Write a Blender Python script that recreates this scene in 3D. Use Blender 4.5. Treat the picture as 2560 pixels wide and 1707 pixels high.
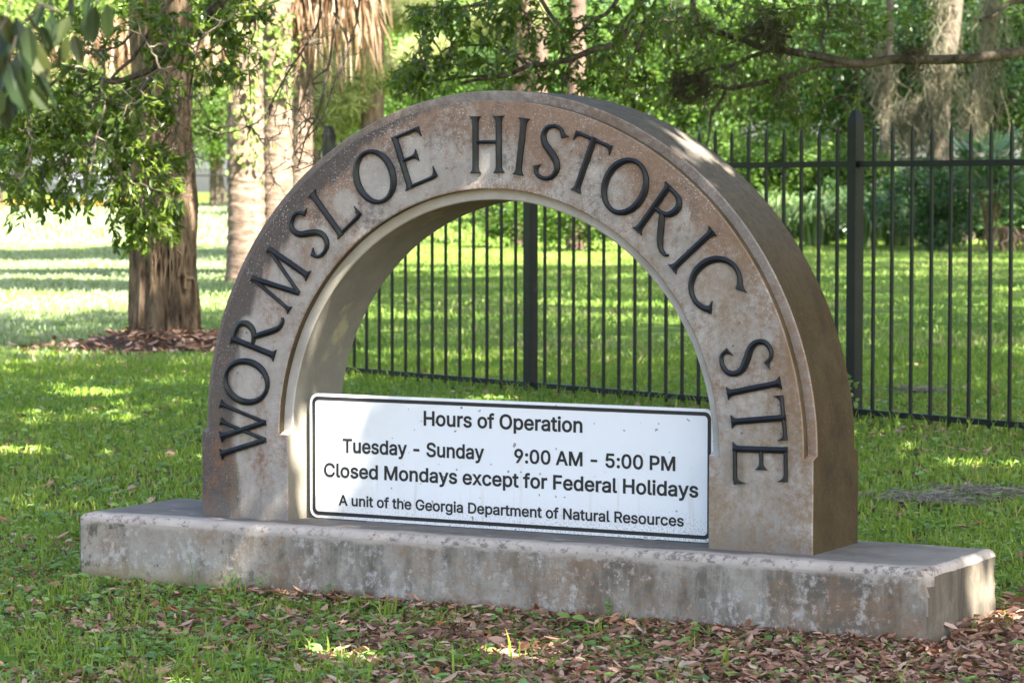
import bpy, math, random
import numpy as np
from mathutils import Vector, Matrix, noise as mnoise
from mathutils.geometry import delaunay_2d_cdt

for _o in list(bpy.data.objects): bpy.data.objects.remove(_o)
SC = bpy.context.scene
COL = SC.collection
rng = np.random.default_rng(7)
random.seed(7)
R_ = math.radians

# ------------------------------------------------------------------ camera, sky, sun, exposure
ZP = 0.25                                   # height of the plinth's top above the grass
F = 7268.8                                  # focal length in pixels of the 2560 px wide photograph
CAM = np.array([4.8726, -8.6749, 1.1747 + ZP])
RT = np.array([0.87562698, 0.48298767, 0.00054333]); UP = np.array([-0.0252841, 0.04471508, 0.99867977]); FW = np.array([-0.48232572, 0.87448469, -0.05136564])
cam = bpy.data.cameras.new('camera'); cam_o = bpy.data.objects.new('camera', cam); COL.objects.link(cam_o)
cam.sensor_width = 36.0; cam.lens = F / 2560 * 36.0; cam.clip_start = 0.1; cam.clip_end = 6000
cam_o.matrix_world = Matrix(((RT[0], UP[0], -FW[0], CAM[0]), (RT[1], UP[1], -FW[1], CAM[1]), (RT[2], UP[2], -FW[2], CAM[2]), (0, 0, 0, 1)))
cam.dof.use_dof = True; cam.dof.focus_distance = 10.0; cam.dof.aperture_fstop = 9.0
SC.camera = cam_o

SUN_EL = 50.0; SUN_AZ = (0.93, -0.37)       # horizontal direction towards the sun
_h = math.hypot(*SUN_AZ)
SUN = np.array([SUN_AZ[0] / _h * math.cos(R_(SUN_EL)), SUN_AZ[1] / _h * math.cos(R_(SUN_EL)), math.sin(R_(SUN_EL))])
W = bpy.data.worlds.new("World"); SC.world = W; W.use_nodes = True
_n = W.node_tree.nodes; _bg = _n['Background']; _sky = _n.new('ShaderNodeTexSky')
_sky.sky_type = 'NISHITA'; _sky.sun_disc = False; _sky.sun_elevation = R_(SUN_EL); _sky.sun_rotation = math.atan2(SUN[0], SUN[1])
_sky.air_density = 1.0; _sky.dust_density = 2.5; _sky.ozone_density = 0.8
W.node_tree.links.new(_sky.outputs[0], _bg.inputs[0]); _bg.inputs[1].default_value = 0.058
sun = bpy.data.lights.new('sun', 'SUN'); sun.energy = 5.0; sun.angle = R_(0.5); sun.color = (1.0, 0.94, 0.84)
sun_o = bpy.data.objects.new('sun', sun); COL.objects.link(sun_o)
sun_o.rotation_euler = Vector(SUN).to_track_quat('Z', 'Y').to_euler(); sun_o.location = (10, -10, 30)
SC.view_settings.view_transform = 'Standard'; SC.view_settings.look = 'None'
SC.view_settings.exposure = 3.25; SC.view_settings.gamma = 1.0; SC.view_settings.use_curve_mapping = False
SC.render.engine = 'CYCLES'
cy = SC.cycles; cy.max_bounces = 7; cy.diffuse_bounces = 4; cy.glossy_bounces = 2; cy.transmission_bounces = 4; cy.transparent_max_bounces = 4
cy.use_denoising = True; cy.caustics_reflective = False; cy.caustics_refractive = False; cy.sample_clamp_indirect = 6.0

# ------------------------------------------------------------------ helpers
def at(px, py, d):
    """Point seen at pixel (px, py) of the photograph, d metres along the view axis."""
    return CAM + FW * d + RT * ((px - 1280) / F * d) + UP * ((853.5 - py) / F * d)
def smooth(a, b, x):
    t = np.clip((np.asarray(x, float) - a) / (b - a), 0, 1); return t * t * (3 - 2 * t)
def gz(x, y):
    return 0.80 * smooth(45, 150, np.hypot(x, y))
def ground(px, py):
    d = 20.0
    for _ in range(40):
        P = at(px, py, d); v = FW + RT * ((px - 1280) / F) + UP * ((853.5 - py) / F)
        d += 0.7 * (gz(P[0], P[1]) - P[2]) / min(v[2], -1e-4); d = float(np.clip(d, 2, 400))
    P = at(px, py, d); P[2] = gz(P[0], P[1]); return P
def on_ground(px, d):
    """Ground point under pixel column px at view depth d."""
    P = CAM + FW * d + RT * ((px - 1280) / F * d); P = P.copy(); P[2] = gz(P[0], P[1]); return P
def depth(P): return (np.asarray(P) - CAM) @ FW

def tag(o, label=None, cat=None, group=None, kind=None):
    if label: o['label'] = label
    if cat: o['category'] = cat
    if group: o['group'] = group
    if kind: o['kind'] = kind
    return o
def thing(name, label, cat, loc=(0, 0, 0), group=None):
    o = bpy.data.objects.new(name, None); COL.objects.link(o); o.location = Vector(loc); o.empty_display_size = 0.2
    return tag(o, label, cat, group)
def link(name, me, parent=None, world=True):
    o = bpy.data.objects.new(name, me); COL.objects.link(o)
    if parent is not None:
        o.parent = parent
        if world:
            t = Vector((0, 0, 0)); q = parent
            while q is not None: t += q.location; q = q.parent
            o.location = -t
    return o
def copy_tree(o, parent=None):
    c = o.copy(); COL.objects.link(c); c.parent = parent
    for ch in [x for x in bpy.data.objects if x.parent == o]: copy_tree(ch, c)
    return c

class MB:
    """Collects quads/triangles with a per-face random value and a material slot, then builds one mesh."""
    def __init__(s): s.v = []; s.q = []; s.r = []; s.m = []; s.n = 0
    def add(s, V, Q, r=None, m=0):
        V = np.asarray(V, float).reshape(-1, 3); Q = np.asarray(Q, int)
        if Q.shape[1] == 3: Q = np.concatenate([Q, -np.ones((len(Q), 1), int) - s.n], 1)
        s.v.append(V); s.q.append(Q + s.n); s.n += len(V)
        s.r.append(np.full(len(Q), random.random()) if r is None else np.broadcast_to(np.asarray(r, float), (len(Q),)).copy())
        s.m.append(np.full(len(Q), m, int))
    def tube(s, pts, rad, k=6, r=None, m=0, cap=True):
        P = np.asarray(pts, float); n = len(P); rad = np.broadcast_to(np.asarray(rad, float), (n,))
        T = np.gradient(P, axis=0); T /= np.linalg.norm(T, axis=1)[:, None] + 1e-12
        ref = np.array([0, 0, 1.0]) if abs(T[0][2]) < 0.9 else np.array([1.0, 0, 0])
        A = np.cross(T, ref); A /= np.linalg.norm(A, axis=1)[:, None] + 1e-9; B = np.cross(T, A)
        th = np.linspace(0, 2 * np.pi, k, endpoint=False)
        V = P[:, None] + rad[:, None, None] * (A[:, None] * np.cos(th)[None, :, None] + B[:, None] * np.sin(th)[None, :, None])
        i = np.arange(n - 1)[:, None] * k; j = np.arange(k)[None]; j2 = (j + 1) % k
        Q = np.stack([i + j, i + j2, i + k + j2, i + k + j], -1).reshape(-1, 4)
        s.add(V.reshape(-1, 3), Q, r, m)
        if cap and k == 4:
            s.add(V[0], [[3, 2, 1, 0]], r, m); s.add(V[-1], [[0, 1, 2, 3]], r, m)
    def box(s, a, b, m=0, r=None):
        x0, y0, z0 = a; x1, y1, z1 = b
        V = [(x0, y0, z0), (x1, y0, z0), (x1, y1, z0), (x0, y1, z0), (x0, y0, z1), (x1, y0, z1), (x1, y1, z1), (x0, y1, z1)]
        s.add(V, [[0, 3, 2, 1], [4, 5, 6, 7], [0, 1, 5, 4], [1, 2, 6, 5], [2, 3, 7, 6], [3, 0, 4, 7]], r, m)
    def mesh(s, name, mats, shade=None):
        V = np.concatenate(s.v); Q = np.concatenate(s.q); r = np.concatenate(s.r); mi = np.concatenate(s.m)
        tri = Q[:, 3] < 0
        cnt = np.where(tri, 3, 4); start = np.concatenate([[0], np.cumsum(cnt)[:-1]])
        flat = Q.ravel()[(np.stack([np.ones_like(tri)] * 3 + [~tri], 1)).ravel()]
        me = bpy.data.meshes.new(name); me.vertices.add(len(V)); me.vertices.foreach_set('co', V.astype(np.float32).ravel())
        me.loops.add(len(flat)); me.loops.foreach_set('vertex_index', flat.astype(np.int32))
        me.polygons.add(len(Q)); me.polygons.foreach_set('loop_start', start.astype(np.int32))
        me.polygons.foreach_set('material_index', mi.astype(np.int32))
        me.polygons.foreach_set('use_smooth', np.full(len(Q), shade is not None))
        a = me.attributes.new('rnd', 'FLOAT', 'FACE'); a.data.foreach_set('value', r.astype(np.float32))
        for m in (mats if isinstance(mats, (list, tuple)) else [mats]): me.materials.append(m)
        me.update(calc_edges=True); me.validate()
        if shade: me.set_sharp_from_angle(angle=R_(shade))
        return me
    def build(s, name, mats, parent=None, shade=None): return link(name, s.mesh(name, mats, shade), parent)

def unit(v): return v / (np.linalg.norm(v, axis=-1, keepdims=True) + 1e-12)
def rand_dirs(n, up=0.0):
    v = rng.normal(size=(n, 3)); v[:, 2] += up; return unit(v)
def leaves(mb, P, D, N, L, Wd, fold=0.25, curl=0.0, m=0, r=None):
    """Folded pointed-oval leaves: base P, direction D, normal N, length L, width Wd."""
    n = len(P); D = unit(D); S = unit(np.cross(D, N)); N = np.cross(S, D)
    L = np.broadcast_to(L, (n,))[:, None]; Wd = np.broadcast_to(Wd, (n,))[:, None]
    mid1 = P + D * L * 0.30; mid2 = P + D * L * 0.70 - N * L * curl * 0.35
    tip = P + D * L - N * L * curl; up = N * Wd * fold
    V = np.stack([P, mid1 + S * Wd * 0.46 + up, mid2 + S * Wd * 0.40 + up, tip, mid2 - S * Wd * 0.40 + up, mid1 - S * Wd * 0.46 + up], 1)
    b = np.arange(n)[:, None] * 6
    Q = np.concatenate([b + np.array([[0, 1, 2, 3]]), b + np.array([[0, 3, 4, 5]])], 1).reshape(-1, 4)
    rr = rng.random(n) if r is None else r
    mb.add(V.reshape(-1, 3), Q, np.repeat(rr, 2), m)
def diamonds(mb, P, D, N, L, Wd, m=0, r=None):
    n = len(P); D = unit(D); S = unit(np.cross(D, N))
    L = np.broadcast_to(L, (n,))[:, None]; Wd = np.broadcast_to(Wd, (n,))[:, None]
    V = np.stack([P, P + D * L * 0.45 + S * Wd * 0.5, P + D * L, P + D * L * 0.45 - S * Wd * 0.5], 1)
    mb.add(V.reshape(-1, 3), np.arange(4 * n).reshape(n, 4), rng.random(n) if r is None else r, m)
def blades(mb, P, H, Wd, lean=0.45, r=None, m=0):
    """Grass blades: one quad and one triangle tip, bent over."""
    n = len(P); a = rng.random(n) * 2 * np.pi; S = np.stack([np.cos(a), np.sin(a), 0 * a], 1)
    b = rng.random(n) * 2 * np.pi; lv = np.stack([np.cos(b), np.sin(b), 0 * b], 1) * (rng.random(n) * lean)[:, None]
    H = np.broadcast_to(H, (n,))[:, None]; Wd = np.broadcast_to(Wd, (n,))[:, None]; Z = np.array([[0, 0, 1.0]])
    M = P + H * (0.55 * Z + 0.35 * lv); T = P + H * (0.95 * Z + 1.1 * lv)
    V = np.stack([P - S * Wd * .5, P + S * Wd * .5, M + S * Wd * .42, M - S * Wd * .42, T], 1).reshape(-1, 3)
    k = np.arange(n)[:, None] * 5; rr = rng.random(n) if r is None else r
    s0 = mb.n
    mb.add(V, k + np.array([[0, 1, 2, 3]]), rr, m)
    mb.q.append(np.concatenate([k + np.array([[3, 2, 4]]) + s0, -np.ones((n, 1), int)], 1)); mb.v.append(np.zeros((0, 3))); mb.r.append(np.asarray(rr)); mb.m.append(np.full(n, m, int))
def bez(a, b, c, n=8):
    t = np.linspace(0, 1, n)[:, None]; return (1 - t) ** 2 * a + 2 * t * (1 - t) * b + t * t * c
def spline(P, n=6):
    """Catmull-Rom resample of an (m,k) array."""
    P = np.asarray(P, float); Q = np.concatenate([[2 * P[0] - P[1]], P, [2 * P[-1] - P[-2]]]); out = []
    for i in range(1, len(Q) - 2):
        t = np.linspace(0, 1, n, endpoint=False)[:, None]; a, b, c, d = Q[i - 1:i + 3]
        out.append(0.5 * ((2 * b) + (-a + c) * t + (2 * a - 5 * b + 4 * c - d) * t ** 2 + (-a + 3 * b - 3 * c + d) * t ** 3))
    return np.concatenate(out + [P[-1:]])

# ------------------------------------------------------------------ materials
class NT:
    def __init__(s, name, rough=0.85, spec=0.3):
        s.mat = bpy.data.materials.new(name); s.mat.use_nodes = True; s.t = s.mat.node_tree; s.n = s.t.nodes
        s.b = s.n['Principled BSDF']; s.b.inputs['Roughness'].default_value = rough; s.b.inputs['Specular IOR Level'].default_value = spec
        s.co = s.n.new('ShaderNodeTexCoord').outputs['Object']
    def L(s, a, b): s.t.links.new(a, b)
    def val(s, sock, v):
        if isinstance(v, (int, float)): sock.default_value = v
        elif isinstance(v, tuple): sock.default_value = (*v, 1.0)[:4] if len(sock.default_value) == 4 else v
        else: s.L(v, sock)
    def mapped(s, scale, loc=(0, 0, 0)):
        m = s.n.new('ShaderNodeMapping'); s.L(s.co, m.inputs[0]); m.inputs['Scale'].default_value = scale; m.inputs['Location'].default_value = loc; return m.outputs[0]
    def noise(s, scale, detail=6, rough=0.6, vec=None, dist=0.0):
        x = s.n.new('ShaderNodeTexNoise'); s.L(vec if vec is not None else s.co, x.inputs['Vector'])
        x.inputs['Scale'].default_value = scale; x.inputs['Detail'].default_value = detail; x.inputs['Roughness'].default_value = rough; x.inputs['Distortion'].default_value = dist
        return x.outputs['Fac']
    def ramp(s, f, *stops):
        x = s.n.new('ShaderNodeValToRGB'); s.val(x.inputs[0], f); e = x.color_ramp.elements
        while len(e) < len(stops): e.new(0.5)
        for i, (p, c) in enumerate(stops): e[i].position = p; e[i].color = (c, c, c, 1) if isinstance(c, (int, float)) else (*c, 1)
        return x.outputs[0]
    def mix(s, f, a, b, mode='MIX'):
        x = s.n.new('ShaderNodeMix'); x.data_type = 'RGBA'; x.blend_type = mode; x.clamp_factor = True
        s.val(x.inputs[0], f); s.val(x.inputs[6], a); s.val(x.inputs[7], b); return x.outputs[2]
    def math(s, op, a, b=0.0, c=None):
        x = s.n.new('ShaderNodeMath'); x.operation = op; s.val(x.inputs[0], a); s.val(x.inputs[1], b)
        if c is not None: s.val(x.inputs[2], c)
        return x.outputs[0]
    def sep(s, v=None):
        x = s.n.new('ShaderNodeSeparateXYZ'); s.L(v if v is not None else s.co, x.inputs[0]); return x.outputs
    def step(s, v, a, b, lo=0.0, hi=1.0):
        x = s.n.new('ShaderNodeMapRange'); x.interpolation_type = 'SMOOTHSTEP'; s.val(x.inputs[0], v)
        x.inputs[1].default_value = a; x.inputs[2].default_value = b; x.inputs[3].default_value = lo; x.inputs[4].default_value = hi; return x.outputs[0]
    def attr(s, name='rnd'):
        x = s.n.new('ShaderNodeAttribute'); x.attribute_name = name; return x.outputs['Fac']
    def bump(s, h, strength=0.3, dist=0.01):
        x = s.n.new('ShaderNodeBump'); x.inputs['Strength'].default_value = strength; x.inputs['Distance'].default_value = dist; s.L(h, x.inputs['Height']); s.L(x.outputs[0], s.b.inputs['Normal'])
    def color(s, c): s.val(s.b.inputs['Base Color'], c); return s.mat

def leaf_mat(name, stops, transl=0.35, tcol=(0.2, 0.32, 0.04), rough=0.45, spec=0.5, pallid=None):
    s = NT(name, rough, spec); c = s.ramp(s.attr(), *stops)
    if pallid:                                       # sun glare painted as a paler grass colour towards the left of the lawn
        x, y, z = s.sep(); lat = s.math('ADD', s.math('ADD', s.math('MULTIPLY', x, 0.8756), s.math('MULTIPLY', y, 0.483)), s.math('MULTIPLY', s.noise(0.25, 4), 3.0)); c = s.mix(s.step(lat, 0.0, -4.5, 0.0, 0.85), c, pallid)
    s.color(c)
    tr = s.n.new('ShaderNodeBsdfTranslucent'); s.L(s.mix(0.6, c, tcol), tr.inputs[0])
    mx = s.n.new('ShaderNodeMixShader'); mx.inputs[0].default_value = transl; s.L(s.b.outputs[0], mx.inputs[1]); s.L(tr.outputs[0], mx.inputs[2])
    s.L(mx.outputs[0], s.n['Material Output'].inputs[0]); return s.mat
def bark_mat(name, dark, light, sc=(14, 14, 2.5), bump=0.6):
    s = NT(name, 0.95, 0.1); a = s.noise(1.0, 8, 0.65, s.mapped(sc)); b = s.noise(3.0, 4)
    c = s.ramp(a, (0.36, dark), (0.62, light)); c = s.mix(s.ramp(b, (0.45, 0.0), (0.7, 0.5)), c, tuple(0.6 * x + 0.02 for x in light)); s.bump(a, bump, 0.03); return s.color(c)
def plain(name, c, rough=0.6, spec=0.3, var=0.25, scale=8):
    s = NT(name, rough, spec); n = s.noise(scale, 6); return s.color(s.mix(s.ramp(n, (0.3, 0.0), (0.75, 1.0)), c, tuple(x * (1 - var) for x in c)))

PX0, PX1, PY0, PY1, PH = -1.641, 1.660, -0.151, 0.470, 0.36                                                       # the plinth
R0, RI, WO, WI, TH, DP, ZB, ZC = 1.2, 0.8273, 0.0335, 0.0362, 0.389, 0.034, 0.3155, 0.3203   # the arch, measured above the plinth

def concrete(name, kind):
    s = NT(name, 0.9, 0.25); x, y, z = s.sep()
    fine = s.noise(55, 8, 0.7); mid = s.noise(7, 8, 0.65); big = s.noise(1.7, 5, 0.6, None, 0.6)
    streak = s.noise(1.0, 8, 0.7, s.mapped((9, 9, 1.3)))
    speck = s.noise(150, 3, 0.6); flake = s.noise(38, 10, 0.75)
    if kind == 'face':
        c = s.ramp(mid, (0.3, (0.265, 0.24, 0.215)), (0.7, (0.41, 0.375, 0.335)))
        rad = s.math('POWER', s.math('ADD', s.math('MULTIPLY', x, x), s.math('POWER', s.math('SUBTRACT', z, ZC), 2.0)), 0.5)
        # rust coloured stain, strongest towards the outer edge at the crown and on the right
        ru = s.math('ADD', s.noise(2.6, 7, 0.65, s.mapped((1.3, 1, 0.8), (3, 1, 0.4))), s.math('MULTIPLY', s.math('SUBTRACT', flake, 0.5), 0.9))
        ru = s.math('ADD', ru, s.step(rad, 0.95, 1.17, -0.02, 0.2))
        ru = s.math('ADD', ru, s.step(z, 0.5, 1.4, -0.02, 0.10))
        ru = s.math('ADD', ru, s.step(s.math('SUBTRACT', rad, s.math('MULTIPLY', streak, 0.08)), 0.86, 0.80, 0.0, 0.15))
        c = s.mix(s.math('MULTIPLY', s.ramp(ru, (0.56, 0.0), (0.76, 1.0)), 0.8), c, s.ramp(fine, (0.35, (0.17, 0.092, 0.052)), (0.65, (0.27, 0.165, 0.105))))
        # dark film on the left limb's outer edge and, thinner, over the crown
        lf = s.step(x, -1.05, 0.25)            # 0 left .. 1 right
        edge = s.math('ADD', s.math('SUBTRACT', rad, s.math('MULTIPLY', lf, 0.13)), s.math('MULTIPLY', s.math('SUBTRACT', streak, 0.5), 0.16))
        low = s.math('MULTIPLY', s.step(x, -1.06, -1.10), s.step(z, 0.5, 0.2))
        dk = s.math('MAXIMUM', s.step(edge, 1.055, 1.09), low)
        dk = s.math('MULTIPLY', dk, s.step(x, 0.1, 0.7, 1.0, 0.0))
        c = s.mix(s.math('MULTIPLY', dk, 0.93), c, s.ramp(flake, (0.3, (0.052, 0.044, 0.040)), (0.72, (0.115, 0.10, 0.092))))
        dk2 = s.math('MULTIPLY', s.ramp(s.math('ADD', s.noise(3.4, 8, 0.7), s.math('MULTIPLY', s.math('SUBTRACT', flake, 0.5), 0.5)), (0.52, 0.0), (0.66, 1.0)), s.step(z, 0.7, 1.2, 0.15, 0.85))
        c = s.mix(dk2, c, (0.10, 0.086, 0.080))
        ft = s.math('MULTIPLY', s.step(s.math('ADD', z, s.math('MULTIPLY', streak, -0.16)), 0.03, -0.06), 0.6)
        c = s.mix(ft, c, (0.16, 0.14, 0.12))
        for an, rr, sz_ in ((116.8, 1.012, .078), (106.6, 1.05, .042), (106.8, .975, .05), (90.4, .965, .046), (136.9, 1.045, .04), (134.5, .965, .045), (170.2, 1.005, .08), (159.5, 1.06, .035), (147.3, 1.02, .05), (32.9, 1.015, .075), (77.3, 1.06, .036), (67, 1.0, .03), (47.5, 1.06, .04), (19.5, 1.05, .04), (9.5, 1.0, .05), (-1.8, 1.0, .06), (125.5, 1.0, .05)):
            vd = s.n.new('ShaderNodeVectorMath'); vd.operation = 'DISTANCE'; s.L(s.co, vd.inputs[0]); vd.inputs[1].default_value = (rr * math.cos(R_(an)), 0, ZC + rr * math.sin(R_(an)))
            pm = s.step(s.math('ADD', vd.outputs['Value'], s.math('MULTIPLY', s.math('SUBTRACT', flake, 0.5), 0.05)), sz_ + .012, sz_ - .012, 0.0, 0.72); c = s.mix(pm, c, s.ramp(mid, (0.3, (0.33, 0.305, 0.27)), (0.7, (0.44, 0.41, 0.37))))
        li = s.math('MULTIPLY', s.ramp(s.math('ADD', speck, s.math('MULTIPLY', s.math('SUBTRACT', mid, 0.5), 0.35)), (0.6, 0.0), (0.66, 1.0)), s.step(z, 0.4, 1.1, 0.35, 0.75))
        c = s.mix(li, c, (0.55, 0.51, 0.47))
        gr = s.math('MULTIPLY', s.ramp(streak, (0.55, 0.0), (0.75, 0.45)), s.step(z, 0.7, 0.2))
        c = s.mix(gr, c, (0.24, 0.19, 0.085))
        oc = s.math('MULTIPLY', s.ramp(s.math('ADD', s.noise(3.0, 8, 0.7, s.mapped((1, 1, .7), (7, 0, 3))), s.math('MULTIPLY', s.math('SUBTRACT', flake, 0.5), 0.6)), (0.42, 0.0), (0.66, 0.75)), s.step(x, 0.35, 0.9))
        c = s.mix(oc, c, (0.215, 0.145, 0.075))
        rp = s.math('MULTIPLY', s.ramp(s.math('ADD', s.noise(5.5, 6, 0.65, s.mapped((1.6, 1, .9), (2, 0, 9))), s.math('MULTIPLY', s.math('SUBTRACT', fine, 0.5), 0.8)), (0.5, 0.0), (0.7, 0.85)), s.step(x, -0.6, -0.95))
        c = s.mix(s.math('MULTIPLY', rp, s.step(z, 0.75, 0.2)), c, (0.22, 0.11, 0.06))
        dr = s.math('MULTIPLY', s.ramp(s.noise(1.0, 8, 0.7, s.mapped((24, 24, 1.2))), (0.54, 0.0), (0.70, 0.55)), s.ramp(s.noise(2.4, 4), (0.42, 0.0), (0.62, 1.0)))
        c = s.mix(dr, c, (0.115, 0.092, 0.072))
        c = s.mix(s.ramp(s.noise(210, 2, 0.5), (0.27, 0.85), (0.31, 0.0)), c, (0.07, 0.06, 0.05))
    elif kind == 'lip':
        c = s.ramp(mid, (0.3, (0.34, 0.315, 0.265)), (0.7, (0.50, 0.47, 0.43)))
        c = s.mix(s.math('MULTIPLY', s.ramp(big, (0.5, 0.0), (0.65, 0.5)), s.step(x, 0.2, -0.7)), c, (0.32, 0.29, 0.16))
        c = s.mix(s.ramp(streak, (0.62, 0.0), (0.75, 0.7)), c, (0.2, 0.175, 0.13))
    elif kind == 'rim':
        c = s.ramp(mid, (0.3, (0.22, 0.19, 0.16)), (0.7, (0.37, 0.32, 0.275)))
        c = s.mix(s.ramp(s.math('ADD', big, s.math('MULTIPLY', s.math('SUBTRACT', flake, 0.5), 0.8)), (0.42, 0.0), (0.6, 0.8)), c, (0.25, 0.145, 0.08))
        c = s.mix(s.math('MULTIPLY', s.step(z, 0.6, 1.3, 0.0, 0.75), s.ramp(flake, (0.4, 0.3), (0.6, 1.0))), c, (0.13, 0.11, 0.10))
        c = s.mix(s.step(x, -0.4, -0.9, 0.0, 0.75), c, (0.12, 0.105, 0.095))
        c = s.mix(s.ramp(speck, (0.62, 0.0), (0.68, 0.7)), c, (0.5, 0.46, 0.42))
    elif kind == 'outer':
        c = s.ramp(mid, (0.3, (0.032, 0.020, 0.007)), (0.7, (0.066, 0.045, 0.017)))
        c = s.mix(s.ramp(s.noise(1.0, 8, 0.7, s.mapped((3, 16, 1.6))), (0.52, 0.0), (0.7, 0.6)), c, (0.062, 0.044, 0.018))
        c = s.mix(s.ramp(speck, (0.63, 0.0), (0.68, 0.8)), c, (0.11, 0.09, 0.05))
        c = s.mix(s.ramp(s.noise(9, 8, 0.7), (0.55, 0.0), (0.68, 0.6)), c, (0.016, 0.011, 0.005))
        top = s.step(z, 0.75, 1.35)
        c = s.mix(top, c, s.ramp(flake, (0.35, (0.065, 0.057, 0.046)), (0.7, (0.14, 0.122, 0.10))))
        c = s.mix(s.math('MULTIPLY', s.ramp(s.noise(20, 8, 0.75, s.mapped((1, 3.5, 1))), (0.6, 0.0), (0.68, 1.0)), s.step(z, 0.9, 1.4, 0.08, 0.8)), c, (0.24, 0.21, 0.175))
    elif kind == 'groove':
        c = s.ramp(mid, (0.3, (0.05, 0.036, 0.018)), (0.7, (0.12, 0.09, 0.052)))
    elif kind == 'reveal':
        c = s.ramp(mid, (0.25, (0.155, 0.14, 0.11)), (0.75, (0.235, 0.215, 0.175)))
        c = s.mix(s.ramp(streak, (0.5, 0.0), (0.75, 0.5)), c, (0.22, 0.19, 0.12))
        c = s.mix(s.ramp(s.noise(6, 4, 0.5), (0.62, 0.0), (0.7, 0.5)), c, (0.42, 0.38, 0.2))
    elif kind == 'plinth_front':
        c = s.ramp(mid, (0.28, (0.25, 0.222, 0.185)), (0.72, (0.385, 0.35, 0.30)))
        dk = s.math('ADD', s.noise(2.2, 8, 0.7, s.mapped((2.2, 2, 1.3))), s.math('MULTIPLY', s.math('SUBTRACT', streak, 0.5), 0.7))
        c = s.mix(s.ramp(dk, (0.43, 0.0), (0.6, 0.9)), c, (0.115, 0.102, 0.082))
        ru = s.math('ADD', s.noise(1.6, 8, 0.7, s.mapped((1.3, 1, 1.2), (5, 0, 2))), s.math('MULTIPLY', s.math('SUBTRACT', flake, 0.5), 0.8))
        c = s.mix(s.math('MULTIPLY', s.ramp(ru, (0.48, 0.0), (0.64, 0.8)), 1.0), c, (0.23, 0.145, 0.085))
        wh = s.math('ADD', s.noise(2.8, 9, 0.75, s.mapped((1.6, 1, 1.0), (1, 4, 0))), s.math('MULTIPLY', s.math('SUBTRACT', flake, 0.5), 0.9))
        c = s.mix(s.math('MULTIPLY', s.ramp(wh, (0.53, 0.0), (0.64, 0.8)), s.step(z, 0.05, -0.1, 0.5, 1.0)), c, (0.45, 0.43, 0.40))
        ol = s.math('MULTIPLY', s.step(x, -0.6, -1.3), s.step(s.math('ADD', z, s.math('MULTIPLY', mid, 0.12)), -0.09, -0.17))
        c = s.mix(s.math('MULTIPLY', ol, 0.6), c, (0.27, 0.215, 0.085))
        c = s.mix(s.math('MULTIPLY', s.ramp(s.noise(11, 8, 0.75), (0.57, 0.0), (0.62, 0.85)), s.step(x, -0.5, -1.1, 0.15, 1.0)), c, (0.09, 0.085, 0.06))
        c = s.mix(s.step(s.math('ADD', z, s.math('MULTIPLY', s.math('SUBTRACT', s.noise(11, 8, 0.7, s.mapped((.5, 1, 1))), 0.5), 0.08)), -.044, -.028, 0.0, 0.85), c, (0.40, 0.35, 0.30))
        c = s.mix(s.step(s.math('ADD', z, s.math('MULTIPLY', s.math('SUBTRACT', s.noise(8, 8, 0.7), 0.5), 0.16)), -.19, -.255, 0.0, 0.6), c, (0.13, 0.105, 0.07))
        c = s.mix(s.ramp(s.noise(170, 2, 0.5), (0.27, 0.85), (0.31, 0.0)), c, (0.06, 0.052, 0.042))
        vc = s.n.new('ShaderNodeTexVoronoi'); vc.feature = 'DISTANCE_TO_EDGE'; vc.inputs['Scale'].default_value = 2.3; wv = s.n.new('ShaderNodeVectorMath'); wv.operation = 'ADD'; nv = s.n.new('ShaderNodeTexNoise'); nv.inputs['Scale'].default_value = 3.0; s.L(s.co, nv.inputs['Vector']); s.L(s.co, wv.inputs[0]); s.L(nv.outputs['Color'], wv.inputs[1]); s.L(wv.outputs[0], vc.inputs['Vector'])
        c = s.mix(s.math('MULTIPLY', s.ramp(vc.outputs['Distance'], (0.0, 0.35), (0.004, 0.0)), s.ramp(s.noise(1.3, 2), (0.56, 0.0), (0.66, 1.0))), c, (0.07, 0.06, 0.05))
    elif kind == 'plinth_top':
        c = s.ramp(mid, (0.3, (0.10, 0.092, 0.083)), (0.7, (0.185, 0.168, 0.15)))
        c = s.mix(s.ramp(s.noise(5, 9, 0.75, s.mapped((1, 3, 1))), (0.58, 0.0), (0.66, 0.8)), c, (0.42, 0.38, 0.34))
        c = s.mix(s.step(s.math('ADD', x, s.math('MULTIPLY', mid, 0.5)), 1.35, 1.85, 0.0, 0.4), c, (0.33, 0.30, 0.265))
        c = s.mix(s.step(s.math('ADD', y, s.math('MULTIPLY', s.math('SUBTRACT', s.noise(9, 8, 0.7, s.mapped((.5, 1, 1))), 0.5), 0.22)), PY0 + .10, PY0 + .055, 0.0, 0.85), c, (0.40, 0.35, 0.30))
    elif kind == 'plinth_edge':
        c = s.ramp(mid, (0.3, (0.36, 0.31, 0.265)), (0.7, (0.50, 0.44, 0.385)))
        c = s.mix(s.ramp(s.math('ADD', flake, s.math('MULTIPLY', big, 0.4)), (0.72, 0.0), (0.80, 0.85)), c, (0.15, 0.13, 0.115))
    elif kind == 'plinth_end':
        c = s.ramp(streak, (0.35, (0.06, 0.05, 0.035)), (0.68, (0.17, 0.145, 0.11)))
        c = s.mix(s.ramp(mid, (0.5, 0.0), (0.7, 0.5)), c, (0.33, 0.28, 0.21))
    h = s.math('ADD', s.math('MULTIPLY', fine, 0.5), s.math('MULTIPLY', mid, 1.0)); s.bump(h, 0.35, 0.012)
    return s.color(c)

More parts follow.
